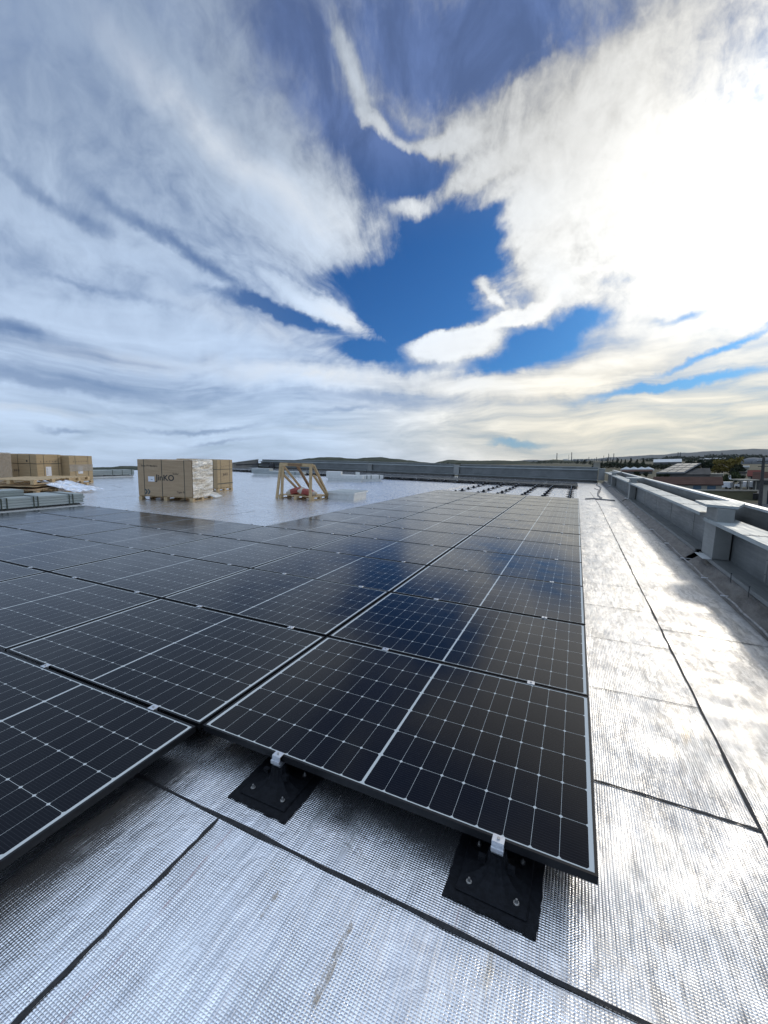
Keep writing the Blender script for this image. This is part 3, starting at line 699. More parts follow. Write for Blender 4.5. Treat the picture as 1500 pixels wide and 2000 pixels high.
for i, y in enumerate((4.3, 5.1, 6.3, 7.6, 9.3, 11.5, 14.2)):
    bm = bmesh.new(); bar(bm, (1.40, y, ZR + .03), (1.62, y - .1, ZR + .05), .018, .010); tag(link('conduit_bracket', bm, M['clamp']), 'small metal bracket holding the conduit at the parapet foot, %s from the camera' % ORD[i + 1], 'bracket', 'conduit brackets')

# ------------------------------------------------------------------ crates, pallets and the like
def pallet_mesh(bm, w, d, z0=0.0, h=.12):
    for k in range(5):
        y = d * (k + .5) / 5; box(bm, 0, y - d * .07, z0 + h - .02, w, y + d * .07, z0 + h)
    for i in (0, .5, 1):
        x = (w - .1) * i
        box(bm, x, 0, z0 + h - .042, x + .1, d, z0 + h - .0205)
        for j_ in (0, .5, 1): y = (d - .12) * j_; box(bm, x, y, z0 + .021, x + .1, y + .12, z0 + h - .0425)
        box(bm, x, 0, z0, x + .1, d, z0 + .0205)
def crate(label, loc, yaw, W, D, H, m, straps=(.1, .46, .86), rstraps=(.25, .75), hband=False, group='solar panel crates on pallets', logo=None):
    """origin at the front right bottom corner; front face runs to -x, side face to +y"""
    t = thing('panel_crate', label, 'crate', (*loc, ZR), R(yaw), group); z0 = .125
    bm = bmesh.new(); box(bm, -W, 0, z0, 0, D, H, 0); bevel(bm, .012, 2); bmesh.ops.subdivide_edges(bm, edges=bm.edges[:], cuts=3, use_grid_fill=True)
    for v in bm.verts:
        v.co.z += math.sin(v.co.x * 7 + v.co.y * 3) * .004 * (v.co.z > H - .02)
    link('carton', bm, m, t)
    bm = bmesh.new(); pallet_mesh(bm, W, D, 0, .12); link('pallet', bm, M['wood'], t).location = (-W, 0, 0)
    for s in straps:
        x = -W + W * s; bm = bmesh.new()
        box(bm, x - .009, -.003, .01, x + .009, -.0005, H + .003); box(bm, x - .009, -.0005, H + .0005, x + .009, D + .003, H + .003); link('strap', bm, M['strap'], t)
    for s in rstraps:
        y = D * s; bm = bmesh.new(); box(bm, .0005, y - .009, .01, .003, y + .009, H + .006); box(bm, -W, y - .009, H + .0035, .003, y + .009, H + .006); link('strap', bm, M['strap'], t)
    if hband:
        z = H * .70; bm = bmesh.new(); box(bm, -W, -.006, z - .009, .006, -.0035, z + .009); box(bm, .0035, -.0035, z - .009, .006, D, z + .009); link('strap', bm, M['strap'], t)
    return t
RX = R(90)
def icons(t, pts, m, side, n=6, s=.035):
    """row of small handling marks"""
    bm = bmesh.new()
    for k, (a, z) in enumerate(pts):
        q = [(-.5, -.5), (.5, -.5), (.15, .1), (.5, .5), (-.5, .5), (-.15, .1)] if k % 3 == 0 else ([(-.5, 0), (0, -.5), (.5, 0), (0, .5)] if k % 3 == 1 else [(-.45, -.3), (.45, -.3), (.45, .35), (-.45, .35)])
        if side: prism(bm, [(a + u * s, z + v * s) for u, v in q], .0006, .0016, 'x')
        else: prism(bm, [(a + u * s, z + v * s) for u, v in q], -.0016, -.0006, 'y')
    link('handling_mark', bm, m, t)
def label_sheet(t, a, z, w, h, side, lines=True):
    bm = mbox(*((.0032, a - w / 2, z - h / 2, .0045, a + w / 2, z + h / 2) if side else (a - w / 2, -.0045, z - h / 2, a + w / 2, -.0032, z + h / 2)))
    o = link('label_sheet', bm, M['paper'], t)
    if lines:
        bm = bmesh.new()
        for k in range(6):
            zz = z + h * (.33 - .13 * k); ww = w * random.uniform(.15, .33)
            if side: box(bm, .0046, a - w * .38, zz - .006, .0054, a - w * .38 + ww, zz + .006)
            else: box(bm, a - w * .38, -.0054, zz - .006, a - w * .38 + ww, -.0046, zz + .006)
        link('printed_lines', bm, M['ink_faded'], o)
# A: the nearest crate, printed long side towards the camera
A = crate('brown crate with large printed wordmark and crumpled film on its right side', (-10.225, 7.445), 17, 1.70, 1.10, 1.18, M['carton'], (.12, .45, .86), (.22,))
text_part('printed_logo', 'JinKO', .235, M['ink'], A, (-.84, -.0012, .66), (RX, 0, 0), .006)
text_part('printed_logo', 'Solar', .095, M['ink_faded'], A, (-.50, -.0012, .79), (RX, 0, 0), .001)
text_part('printed_text', 'Solar PV Modules', .072, M['ink_faded'], A, (-1.32, -.0012, 1.00), (RX, 0, 0), .002)
text_part('printed_text', 'Tiger N', .085, M['ink_faded'], A, (-.36, -.0012, .26), (RX, 0, 0), .001)
bm = bmesh.new()
for dx in (0, .085): prism(bm, [(dx, 0), (dx + .045, 0), (dx + .10, .075), (dx + .045, .15), (dx, .15), (dx + .055, .075)], -.0016, -.0006, 'y')
link('arrow_mark', bm, M['ink_teal'], A).location = (-1.50, 0, .17)
label_sheet(A, -1.27, .62, .20, .15, False, False)
bm = mbox(-.03, -.006, .0, .03, -.0046, .012); link('printed_lines', bm, M['ink_teal'], A).location = (-1.26, 0, .60)
bm = mbox(-1.45, -.03, .03, -1.34, -.002, .10, bev=.003); link('pallet_tag', bm, M['paper'], A)
def wrap(t, D, H, W, over=.10, low=.10, amp=.018):
    bm = bmesh.new(); nu, nv = 26, 26; g = []
    for i in range(nu + 1):
        row = []
        for k in range(nv + 1):
            y = -over * .0 + D * i / nu; z = low + (H - low + .02) * k / nv
            x = .012 + random.uniform(0, amp)
            row.append(bm.verts.new((x, y + random.uniform(-.006, .006), z + random.uniform(-.006, .006))))
        for k in range(1, 6):
            row.append(bm.verts.new((-.05 * k, D * i / nu, H + .018 + random.uniform(0, amp) * (k < 5))))
        g.append(row)
    for i in range(nu):
        for k in range(nv + 5): bm.faces.new((g[i][k], g[i + 1][k], g[i + 1][k + 1], g[i][k + 1]))
    r_ = bmesh.ops.extrude_face_region(bm, geom=bm.faces[:]); bmesh.ops.translate(bm, vec=(.002, 0, .001), verts=[v for v in r_['geom'] if isinstance(v, bmesh.types.BMVert)])
    return link('stretch_film', bm, M['wrap'], t)
wrap(A, 1.10, 1.18, 1.70)
bm = bmesh.new(); pts = [(0.0, .9, .10), (.16, 1.0, .02), (.28, 1.15, .06), (.10, 1.2, .14), (.0, 1.12, .18), (-.02, 1.0, .2)]; poly(bm, pts); r_ = bmesh.ops.extrude_face_region(bm, geom=bm.faces[:]); bmesh.ops.translate(bm, vec=(.01, 0, .02), verts=[v for v in r_['geom'] if isinstance(v, bmesh.types.BMVert)]); link('loose_film', bm, M['wrap'], A)
B = crate('light brown strapped crate standing right behind the film-wrapped one', (-12.063, 10.188), 12, 1.70, .98, 1.16, M['carton_warm'], (.9,), (.2, .8), True)
text_part('printed_logo', 'JinKO', .13, M['ink_faded'], B, (.0018, .50, .62), (RX, 0, RX), .003)
icons(B, [(.28 + .11 * k, .93) for k in range(5)], M['ink_faded'], True)
bm = mbox(.004, .0, .27, .008, .98, .30); link('strap', bm, M['strap'], B)
Cc = crate('brown crate with grey shaded printed side and yellow-brown end, middle of the left row', (-18.88, 7.893), 19, 1.72, 1.10, 1.17, M['carton_warm'], (.22, .55, .84), (.28, .88), True)
text_part('printed_text', 'JinKO', .10, M['ink_faded'], Cc, (-.85, -.0012, .55), (RX, 0, 0), .002)
label_sheet(Cc, .50, .52, .24, .36, True); icons(Cc, [(.18 + .13 * k, .90) for k in range(7)], M['ink_faded'], True, s=.05); icons(Cc, [(-1.2, .92), (-.40, .92)], M['ink'], False, s=.09)
Dd = crate('yellow-brown crate with stretch film band and white label, right end of the left row', (-18.91, 9.05), 14, 1.72, 1.10, 1.13, M['carton_warm'], (.5,), (.25, .8))
label_sheet(Dd, .50, .55, .22, .30, True); icons(Dd, [(.2 + .12 * k, .90) for k in range(6)], M['ink_faded'], True, s=.05)
bm = mbox(.006, -.004, .50, .012, 1.104, .78); link('stretch_film', bm, M['film'], Dd)
Ee = crate('film-wrapped crate at the left photo edge, left end of the crate row', (-18.75, 6.15), 19, 1.72, 1.10, 1.20, M['carton'], (.5,), (.5,))
wrap(Ee, 1.10, 1.20, 1.72).data.materials[0] = M['film']
def pallet(label, loc, yaw, w, d, h=.14, group='loose wooden pallets'):
    t = thing('pallet', label, 'pallet', loc, R(yaw), group); bm = bmesh.new()
    for k in range(7): y = d * (k + .5) / 7; box(bm, 0, y - d * .055, h - .022, w, y + d * .055, h)
    link('deck_boards', bm, M['wood'], t); bm = bmesh.new()
    for i in (0, .5, 1):
        x = (w - .1) * i
        for j_ in (0, .5, 1): y = (d - .14) * j_; box(bm, x, y, .0225, x + .1, y + .14, h - .0225)
        box(bm, x, 0, 0, x + .1, d, .022)
    link('blocks', bm, M['wood'], t); return t
pallet('wooden pallet resting on cardboard sheets beside the left crates, top of the pile', (-16.6, 5.3, ZR + .31), 27, 1.5, 1.7)
pallet('wooden pallet under the cardboard sheets, bottom of the pile', (-16.5, 5.4, ZR), 24, 1.45, 1.6)
pallet('wooden pallet just in front of the yellow-brown crate with the film band', (-17.9, 7.15, ZR + .24), 30, 1.3, 1.3)
pallet('wooden pallet at roof level under the one before the film-band crate', (-17.8, 7.2, ZR), 30, 1.2, 1.2)
def sheet_obj(name, label, cat, pts, m, th=.008, sub=8, amp=.03, group=None):
    bm = bmesh.new(); f = poly(bm, pts); bmesh.ops.subdivide_edges(bm, edges=bm.edges[:], cuts=sub, use_grid_fill=True)
    for v in bm.verts: v.co.z += random.uniform(0, amp)
    r_ = bmesh.ops.extrude_face_region(bm, geom=bm.faces[:]); bmesh.ops.translate(bm, vec=(0, 0, th), verts=[v for v in r_['geom'] if isinstance(v, bmesh.types.BMVert)])
    bmesh.ops.recalc_face_normals(bm, faces=bm.faces[:])
    return tag(link(name, bm, m), label, cat, group)
sheet_obj('cardboard_sheet', 'upper bent cardboard sheet sandwiched between the two pallets', 'cardboard', [(-16.75, 5.1, .10), (-15.15, 5.9, .08), (-16.0, 7.4, .10), (-17.5, 6.6, .12)], M['carton_warm'], amp=.02)
sheet_obj('cardboard_sheet', 'lower bent cardboard sheet sagging over the bottom pallet', 'cardboard', [(-16.65, 5.0, .03), (-15.0, 5.85, .0), (-15.9, 7.4, .02), (-17.4, 6.5, .04)], M['carton'], amp=.02)
sheet_obj('foil_offcut', 'crumpled silver foil offcut draped off the pallet pile', 'foil', [(-15.75, 6.2, .22), (-14.9, 6.9, -.13), (-14.9, 7.9, -.10), (-15.9, 7.3, .18)], M['poly'], .004, 10, .06)
# steel bundles
def bundle(label, loc, yaw, L, W, H, straps, base=.09, m=None, tiers=1, upper=None, group='bundles of steel sections'):
    """runs along local y from the origin corner; front face at x=0"""
    t = thing('steel_bundle', label, 'steel bundle', (*loc, ZR), R(yaw), group); m = m or M['galv_light']
    bm = bmesh.new(); n = 4
    for k in range(n):
        z0 = base + .02 + H * k / n; box(bm, -W, random.uniform(-.01, .01), z0, random.uniform(-.006, .006), L + random.uniform(-.02, .02), z0 + H / n - .004)
    bevel(bm, .004); link('steel_sections', bm, m, t)
    if upper:
        bm = bmesh.new(); y0, y1, w, h = upper
        for k in range(2): box(bm, -W + .02, y0, base + .023 + H + h * k / 2, -W + .02 + w, y1, base + .02 + H + h * (k + 1) / 2)
        bevel(bm, .004); link('upper_sections', bm, m, t)
    bm = bmesh.new(); box(bm, -W + .03, .05, 0, -.03, L - .05, base - .006); link('plinth_board', bm, M['insul'], t)
    bm = bmesh.new(); y = 0.0
    while y < L - .06:
        dy = random.uniform(.05, .16); z_ = base + random.uniform(-.012, .02); box(bm, -.035, y, base - .025, -.006, min(y + dy, L), z_ + .0); y += dy
    link('black_film', bm, M['bitumen'], t)
    for s in straps:
        bm = bmesh.new(); box(bm, .007, s - .012, base - .01, .010, s + .012, base + .02 + H + .003); box(bm, -W - .01, s - .012, base + .02 + H + .001, .010, s + .012, base + .02 + H + .004); link('strap', bm, M['strap'], t)
    return t
M['steel_green'] = galv('pale_green_grey_sections', (.29, .33, .32), (.35, .39, .375), .55, .2)
bundle('long strapped bundle of grey-green steel sections beside the left edge of the solar array', (-11.3, .6), 0, 4.5, .95, .225, (2.82, 2.92, 3.42, 3.50, 4.16, 4.24), .10, M['steel_green'], upper=(0, 3.45, .5, .13))
bundle('short bundle of grey-green steel sections left of the printed crate, at the roof edge', (-21.9, 11.1), -2, 2.75, .6, .26, (1.6, 2.1, 2.6), .10, M['steel_green'])
def flat_bundle(label, loc, yaw, L, W, H, straps, upper, m):
    t = thing('steel_bundle', label, 'steel bundle', (*loc, ZR), R(yaw), 'bundles of steel sections')
    bm = bmesh.new()
    for k in range(3): box(bm, 0, 0, .12 + H * k / 3, L, W, .12 + H * (k + 1) / 3 - .004)
    link('steel_sections', bm, m, t)
    bm = bmesh.new(); box(bm, 0, 0, .124 + H, L * upper, W * .6, .124 + H * 1.9); link('upper_sections', bm, m, t)
    bm = mbox(.1, .05, 0, L - .1, W - .05, .11); link('plinth_board', bm, M['insul'], t)
    for s in straps: bm = bmesh.new(); box(bm, s - .025, -.006, .10, s + .025, -.002, .124 + H); link('strap', bm, M['strap'], t)
    return t
flat_bundle('long pale steel bundle behind the wooden frame, below the far parapet', (-19.3, 20.1), 18, 3.3, 1.1, .17, (2.2, 2.5, 2.9), .36, M['galv_light'])
g = flat_bundle('white steel bundle behind the roof hatch, with strapped sunlit right end', (-13.05, 19.15), 20, 2.1, .9, .20, (), .4, M['white_sheet'])
flat_bundle('strapped steel bundle end sticking out right of the white one', (-11.35, 20.0), 62, 1.7, .7, .20, (.15, .5, .8, 1.4), .0001, M['white_sheet'])

# wooden frame with sacks
t = thing('wooden_frame', 'pine A-frame rack standing on a pallet in the middle of the roof', 'rack', (-9.0, 9.75, ZR))
bm = bmesh.new(); bar(bm, (.12, 0, 1.11), (1.36, 0, 1.11), .07, .10); link('top_beam', bm, M['wood'], t)
for p, q, nm, mm in (((.14, .0, 1.14), (-.02, -.02, 0), 'leg', 'wood'), ((.22, 0, 1.12), (.12, .05, 0), 'leg', 'wood'), ((.16, .05, 1.1), (.42, .95, .12), 'leg', 'wood'), ((1.33, -.06, 1.12), (1.29, -.03, 0), 'leg', 'wood'), ((1.36, .04, 1.12), (1.36, .98, .0), 'leg', 'wood'),
                 ((.18, .07, .78), (.30, .90, .12), 'brace', 'wood'), ((1.36, .06, .80), (1.34, .86, .12), 'brace', 'wood'), ((.75, .05, 1.06), (.72, 1.0, .12), 'prop', 'wood_dark')):
    bm = bmesh.new(); bar(bm, p, q, .085, .045); link(nm, bm, M[mm], t)
bm = bmesh.new(); box(bm, .45, -.062, 1.075, .98, -.052, 1.145); link('name_board', bm, M['wood_dark'], t)
bm = bmesh.new(); pallet_mesh(bm, 1.30, 1.0, 0, .13); link('pallet', bm, M['wood'], t).location = (.04, .0, 0)
def sack(label, loc, rot, s=1.0):
    bm = bmesh.new(); bmesh.ops.create_cube(bm, size=1); bmesh.ops.subdivide_edges(bm, edges=bm.edges[:], cuts=7, use_grid_fill=True)
    for v in bm.verts:
        x, y, z = v.co; k = (1 - (2 * x) ** 4 * .55) * (1 - (2 * y) ** 4 * .5)
        v.co = Vector((x * .56, y * .38, z * .19 * max(k, .18) + math.sin(x * 17 + y * 9) * .006))
    o = link('cement_sack', bm, M['sack'], smooth=True); o.location = loc; o.rotation_euler = rot; o.scale = (s, s, s)
    tag(o, label, 'sack', 'red and beige sacks on the rack')
sack('red and beige sack on the rack pallet, the left one', (-8.55, 10.10, ZR + .24), (R(6), R(-14), R(25)))
sack('red and beige sack on the rack pallet, the right one, lying under the brown prop', (-8.05, 10.05, ZR + .23), (R(2), R(10), R(20)))
# roof hatch
t = thing('roof_hatch', 'low white roof hatch with overhanging lid right of the wooden frame', 'hatch', (-7.62, 10.62, ZR), R(6))
link('upstand', mbox(0, 0, 0, .93, 1.15, .18, bev=.004), M['white_sheet'], t)
link('lid', mbox(-.045, -.045, .182, .975, 1.195, .235, bev=.004), M['white_sheet'], t)
link('lid_top_sheet', mbox(-.02, -.02, .2375, .95, 1.17, .246), M['galv_light'], t)

# strips of batten at the left edge of the bare mounts
for i, (x0, y0, x1, y1) in enumerate(((-5.35, 15.3, -5.2, 22.4), (-5.6, 15.6, -5.45, 20.5))):
    bm = bmesh.new(); bar(bm, (x0, y0, ZR + .02), (x1, y1, ZR + .02), .05, .03); tag(link('metal_batten', bm, M['clamp']), 'long metal batten lying left of the bare mounts, %s' % ('right one', 'left one')[i], 'batten', 'battens beside the bare mounts')

# ------------------------------------------------------------------ turn everything built on the roof into the true frame
bpy.context.view_layer.update()
for o in ROOF: o.matrix_world = TG @ o.matrix_basis

# ------------------------------------------------------------------ land around (true frame)
E0 = Vector((EYE.x, EYE.y, EYE.z + GROUND))
bm = bmesh.new(); n = 64; rings = [[bm.verts.new((E0.x + r * math.sin(2 * math.pi * i / n), E0.y + r * math.cos(2 * math.pi * i / n), E0.z)) for i in range(n)] for r in (5, 60, 300, 1500, 6000, 15000)]
for A_, B_ in zip(rings, rings[1:]):
    for i in range(n): bm.faces.new((A_[i], B_[i], B_[(i + 1) % n], A_[(i + 1) % n]))
bm.faces.new(rings[0]); bmesh.ops.recalc_face_normals(bm, faces=bm.faces[:])
tag(link('ground', bm, M['land'], roof=False), kind='structure')
def ridge_obj(name, prof, dist, depth, m, rough_amp, kind='structure', base_dz=-2):
    """hill whose skyline follows the given (photo x, photo y) profile at its real distance"""
    bm = bmesh.new(); N = 240; x0, x1 = prof[0][0], prof[-1][0]; rows = [[], [], [], []]
    def prof_y(x):
        for (a, ya), (b, yb) in zip(prof, prof[1:]):
            if a <= x <= b: u = (x - a) / (b - a); u = u * u * (3 - 2 * u); return ya + (yb - ya) * u
    ph = [random.uniform(0, 6) for _ in range(8)]
    for i in range(N + 1):
        x = x0 + (x1 - x0) * i / N; y = prof_y(x)
        j_ = sum(math.sin(x * f + ph[k]) / (k + 1) for k, f in enumerate((.13, .31, .7, 1.7, 3.1))) * rough_amp
        for k, (dd, hh) in enumerate(((0, .0), (.35, .55), (1.0, 1.0), (2.0, .1))):
            p = at_dist(x, y + j_, dist + depth * dd); zz = E0.z + base_dz + (max(p.z - E0.z, 1) - base_dz) * hh
            if k == 2: zz = p.z
            rows[k].append(bm.verts.new((p.x, p.y, zz)))
    for A_, B_ in zip(rows, rows[1:]):
        for i in range(N): bm.faces.new((A_[i], A_[i + 1], B_[i + 1], B_[i]))
    bmesh.ops.recalc_face_normals(bm, faces=bm.faces[:])
    return tag(link(name, bm, m, roof=False), kind=kind)
ridge_obj('hills', [(-80, 908), (100, 909), (190, 912.5), (215, 912.5), (235, 910), (270, 910.5), (330, 909), (430, 905), (480, 906), (560, 900), (580, 898), (606, 895), (625, 893), (662, 893), (682, 895.5), (695, 896), (715, 893.5), (745, 893), (770, 896), (800, 899), (830, 903), (846, 904.5), (860, 901), (876, 898), (900, 899), (930, 900), (962, 899), (1010, 900), (1045, 902), (1100, 904)], 1500, 500, M['hill'], .22)
ridge_obj('far_hills', [(1000, 900), (1040, 898), (1070, 898.5), (1100, 898), (1160, 896), (1200, 892.5), (1280, 888.5), (1340, 884), (1400, 880.5), (1450, 877.5), (1475, 876.5), (1500, 877), (1560, 876), (1700, 880)], 9000, 2500, M['farhill'], .25)
ridge_obj('mid_hill', [(1035, 903), (1060, 899.5), (1085, 897.5), (1105, 899), (1140, 903)], 1800, 300, M['hill'], .2)

# foliage ----------------------------------------------------------------
def leaf_quads(bm, c, rx, rz, n, s, rnd):
    for _ in range(n):
        while True:
            v = Vector((rnd.uniform(-1, 1), rnd.uniform(-1, 1), rnd.uniform(-1, 1)))
            if .35 < v.length < 1: break
        p = Vector((c[0] + v.x * rx, c[1] + v.y * rx, c[2] + v.z * rz)); q = Euler((rnd.uniform(0, 6), rnd.uniform(0, 6), rnd.uniform(0, 6))).to_matrix()
        a = s * rnd.uniform(.6, 1.4)
        bm.faces.new([bm.verts.new(p + q @ Vector(k)) for k in ((-a, -a * .6, 0), (a, -a * .7, 0), (a * .7, a * .8, 0), (-a * .8, a * .6, 0))])
def tree(base, h, r, m, label, name='broadleaf_tree', seed=1, group='trees beyond the warehouse', clumps=14, cone=False):
    rnd = random.Random(seed); t = thing(name, label, 'tree', base, rnd.uniform(0, 6), group, roof=False)
    bm = bmesh.new(); cyl(bm, (0, 0, -.2), (0, 0, h * .45), r * .09 + .08, r * .05 + .04, 8)
    for k in range(4):
        a = rnd.uniform(0, 6); cyl(bm, (0, 0, h * .3), (math.cos(a) * r * .5, math.sin(a) * r * .5, h * .65), r * .04 + .03, .03, 6)
    link('trunk', bm, M['bark'], t); bm = bmesh.new()
    for k in range(clumps):
        a = rnd.uniform(0, 6.28)
        if cone: u = k / clumps; rad = r * (1 - u) * rnd.uniform(.2, .7); zc_ = h * (.2 + .75 * u); cr = r * (.55 - .35 * u)
        else: rad = r * rnd.uniform(.0, .72); zc_ = h * rnd.uniform(.28, .84); cr = r * rnd.uniform(.28, .48)
        leaf_quads(bm, (math.cos(a) * rad, math.sin(a) * rad, zc_), cr, cr * .8, 110, r * .07, rnd)
    link('crown', bm, m, t); return t
def tree_at(px, py_base, py_top, wpx, m, label, **kw):
    b = ground_at(px, py_base); dist = math.hypot(b.x - EYE.x, b.y - EYE.y)
    top = at_dist(px, py_top, dist); h = top.z - b.z; d3 = (b - EYE).length
    return tree(b, h, wpx / 2 * d3 / (FPX * 1.25), m, label, **kw)
TR = [(1352, 925, 898, 26, 'leaf_dark', 'dark evergreen left of the broad dark group beyond the barn roof'), (1366, 925, 896, 30, 'leaf_dark', 'broad dark evergreen behind the grey barn'), (1386, 926, 895, 30, 'leaf_dark', 'dark evergreen touching the yellow tree'),
      (1410, 930, 893, 30, 'leaf_yellow', 'yellow autumn tree, left crown'), (1428, 929, 892, 34, 'leaf_yellow', 'yellow autumn tree, right crown'), (1402, 930, 908, 22, 'leaf_yellow', 'low yellow-green tree at the foot of the yellow ones'),
      (1444, 932, 905, 22, 'leaf_dark', 'dark tree right of the yellow ones'), (1432, 934, 910, 22, 'leaf_dark', 'dark bush in front of the yellow trees'), (1415, 948, 922, 20, 'leaf_mid', 'green tree behind the parked white vehicles, left'), (1433, 948, 920, 24, 'leaf_mid', 'green tree behind the parked white vehicles, middle'), (1444, 946, 924, 16, 'leaf_dark', 'dark tree behind the parked white vehicles, right'),
      (1288, 940, 922, 16, 'leaf_dark', 'small dark tree in front of the barn, left'), (1330, 934, 922, 24, 'leaf_dark', 'dark shrub against the barn gable, middle'), (1350, 934, 921, 24, 'leaf_dark', 'dark shrub against the barn gable, right'), (1300, 936, 921, 16, 'leaf_dark', 'dark tree against the barn gable, left'),
      (1245, 930, 920, 16, 'leaf_dark', 'dark tree behind the parapet below the white tents'), (1262, 932, 921, 14, 'leaf_dark', 'small dark tree right of the one below the white tents')]
for i, (x, yb, yt, wp, mm, lb) in enumerate(TR): tree_at(x, yb, yt, wp, M[mm], lb, seed=20 + i)
CY = [(1176, 910, 896, 6), (1186, 911, 893, 8), (1196, 911, 896, 7), (1206, 911, 893, 11), (1213, 912, 895, 8), (1221, 911, 896, 9), (1232, 911, 893, 12), (1244, 910, 896, 12), (1256, 909, 895, 10), (1142, 906, 897, 10), (1152, 907, 899, 8), (1128, 905, 899, 8)]
for i, (x, yb, yt, wp) in enumerate(CY): tree_at(x, yb + 1, yt, wp, M['leaf_dark'], 'dark pointed conifer on the horizon before the chimneys, %s from the left' % ORD[sorted(q[0] for q in CY).index(x) + 1], name='conifer', seed=60 + i, group='conifers on the horizon', cone=True, clumps=9)
# belts of far woodland that read as one mass
def belt(px0, px1, yb, yt, m, seed, step=5):
    rnd = random.Random(seed); bm = bmesh.new(); x = px0
    while x < px1:
        b = ground_at(x, yb + rnd.uniform(-.6, .6)); dist = math.hypot(b.x - EYE.x, b.y - EYE.y); h = max(2.5, at_dist(x, yt + rnd.uniform(-1, 1.2), dist).z - b.z); r = step * (b - EYE).length / FPX * .8
        leaf_quads(bm, (b.x, b.y, b.z + h * .5), r, h * .55, 60, h * .10, rnd); x += step * rnd.uniform(.6, 1.0)
    return bm
bm = bmesh.new()
for i, a in enumerate(((1255, 1500, 901.5, 894.5), (1300, 1560, 899, 891), (1380, 1560, 896.5, 888), (1160, 1260, 914, 903), (1230, 1345, 916, 906), (1380, 1480, 905.5, 899), (900, 1160, 905, 900.5), (560, 900, 912, 905))):
    b2 = belt(*a, None, 100 + i); me = bpy.data.meshes.new('tmp'); b2.to_mesh(me); b2.free(); bm.from_mesh(me); bpy.data.meshes.remove(me)
tag(link('distant_woodland', bm, M['leaf_dark'], roof=False), kind='stuff', label='belts of far dark woodland along the horizon', cat='woodland')

# buildings --------------------------------------------------------------
def building(label, px0, px1, yb, yeave, yridge, depth, wall, roofm, name='building', cat='building', windows=(), wm=None, group=None, flat=False, lean=0.0):
    """front wall runs between two photo columns at street level"""
    p = ground_at(px0, yb); d0 = math.hypot(p.x - EYE.x, p.y - EYE.y)
    rq = ray_at(px1, yb); rq = Vector((rq.x, rq.y, 0)).normalized(); q = Vector((EYE.x, EYE.y, 0)) + rq * d0 * (1 + lean)
    q.z = p.z; L = (q - p).length; a = math.atan2(q.y - p.y, q.x - p.x)
    he = at_dist(px0, yeave, d0).z - p.z; hr = at_dist(px0, yridge, d0).z - p.z + (.0 if flat else .0)
    t = thing(name, label, cat, p, a, group, roof=False)
    link('wall', mbox(0, 0, -.3, L, depth, he), wall, t)
    if flat: link('roof', mbox(-.3, -.3, he + .003, L + .3, depth + .3, max(hr, he + .25)), roofm, t)
    else:
        bm = bmesh.new(); rise = max(hr - he, .5)
        prism(bm, [(-.4, he - .1), (depth / 2, he + rise), (depth + .4, he - .1), (depth + .4, he + .1), (depth / 2, he + rise + .2), (-.4, he + .1)], -.3, L + .3, 'x')
        link('roof', bm, roofm, t)
        bm = bmesh.new()
        for xx in (.0, L - .1): prism(bm, [(0, he), (depth, he), (depth / 2, he + rise)], xx, xx + .1, 'x')
        link('gable', bm, wall, t)
    for (u, v, w, h) in windows:
        wdw = link('window', mbox(u * L, -.06, v * he, u * L + w, -.002, v * he + h), wm or M['glass_dark'], t)
        bm = bmesh.new()
        for b4 in ((-.08, -.08, w + .08, 0), (-.08, h, w + .08, h + .08), (-.08, 0, 0, h), (w, 0, w + .08, h)): box(bm, u * L + b4[0], -.09, v * he + b4[1], u * L + b4[2], -.003, v * he + b4[3])
        link('window_frame', bm, M['plaster'], wdw)
    return t
building('long low building with brown tiled roof and two blue windows beyond the right parapet', 1275, 1409, 962, 946, 934, 11, M['plaster'], M['roof_brown'], windows=((.60, .35, 1.7, 1.2), (.80, .35, 1.7, 1.2), (.3, .35, 1.2, 1.1)), wm=M['blue_glass'])
building('dark weathered barn with a low gable behind the brown-roofed building', 1310, 1386, 936, 927, 917, 26, M['plaster_grey'], M['roof_grey'])
# solar roof in front of the barn
p = ground_at(1283, 936); t = thing('solar_roof_shed', 'shed with a row of solar panels on its tilted grey roof', 'shed', p, math.atan2(ground_at(1325, 936).y - p.y, ground_at(1325, 936).x - p.x), roof=False)
k_ = (p - EYE).length / FPX; L = 34 * k_
link('wall', mbox(0, 0, -.2, L, 14, 9 * k_), M['plaster_grey'], t)
bm = bmesh.new(); V = [(-.5, -.5, 9.2 * k_), (L + .5, -.5, 9.2 * k_), (L + 32 * k_ * .9, 16, 24 * k_ * .98), (30 * k_, 16, 24 * k_ * .98)]; poly(bm, V); r_ = bmesh.ops.extrude_face_region(bm, geom=bm.faces[:]); bmesh.ops.translate(bm, vec=(0, 0, .3), verts=[v for v in r_['geom'] if isinstance(v, bmesh.types.BMVert)]); bmesh.ops.recalc_face_normals(bm, faces=bm.faces[:]); link('roof', bm, M['pale_metal'], t)
def bil(u, v): 
    a = Vector(V[0]).lerp(Vector(V[1]), u); b = Vector(V[3]).lerp(Vector(V[2]), u); return a.lerp(b, v) + Vector((0, 0, .36))
for r_i in range(4):
    for c_i in range(3):
        bm = bmesh.new(); u0, u1, v0, v1 = .05 + c_i * .31, .05 + c_i * .31 + .28, .05 + r_i * .235, .05 + r_i * .235 + .19
        poly(bm, [bil(u0, v0), bil(u1, v0), bil(u1, v1), bil(u0, v1)]); r_ = bmesh.ops.extrude_face_region(bm, geom=bm.faces[:]); bmesh.ops.translate(bm, vec=(0, 0, .08), verts=[v for v in r_['geom'] if isinstance(v, bmesh.types.BMVert)]); bmesh.ops.recalc_face_normals(bm, faces=bm.faces[:])
        link('roof_solar_panel', bm, M['glass_dark'], t)
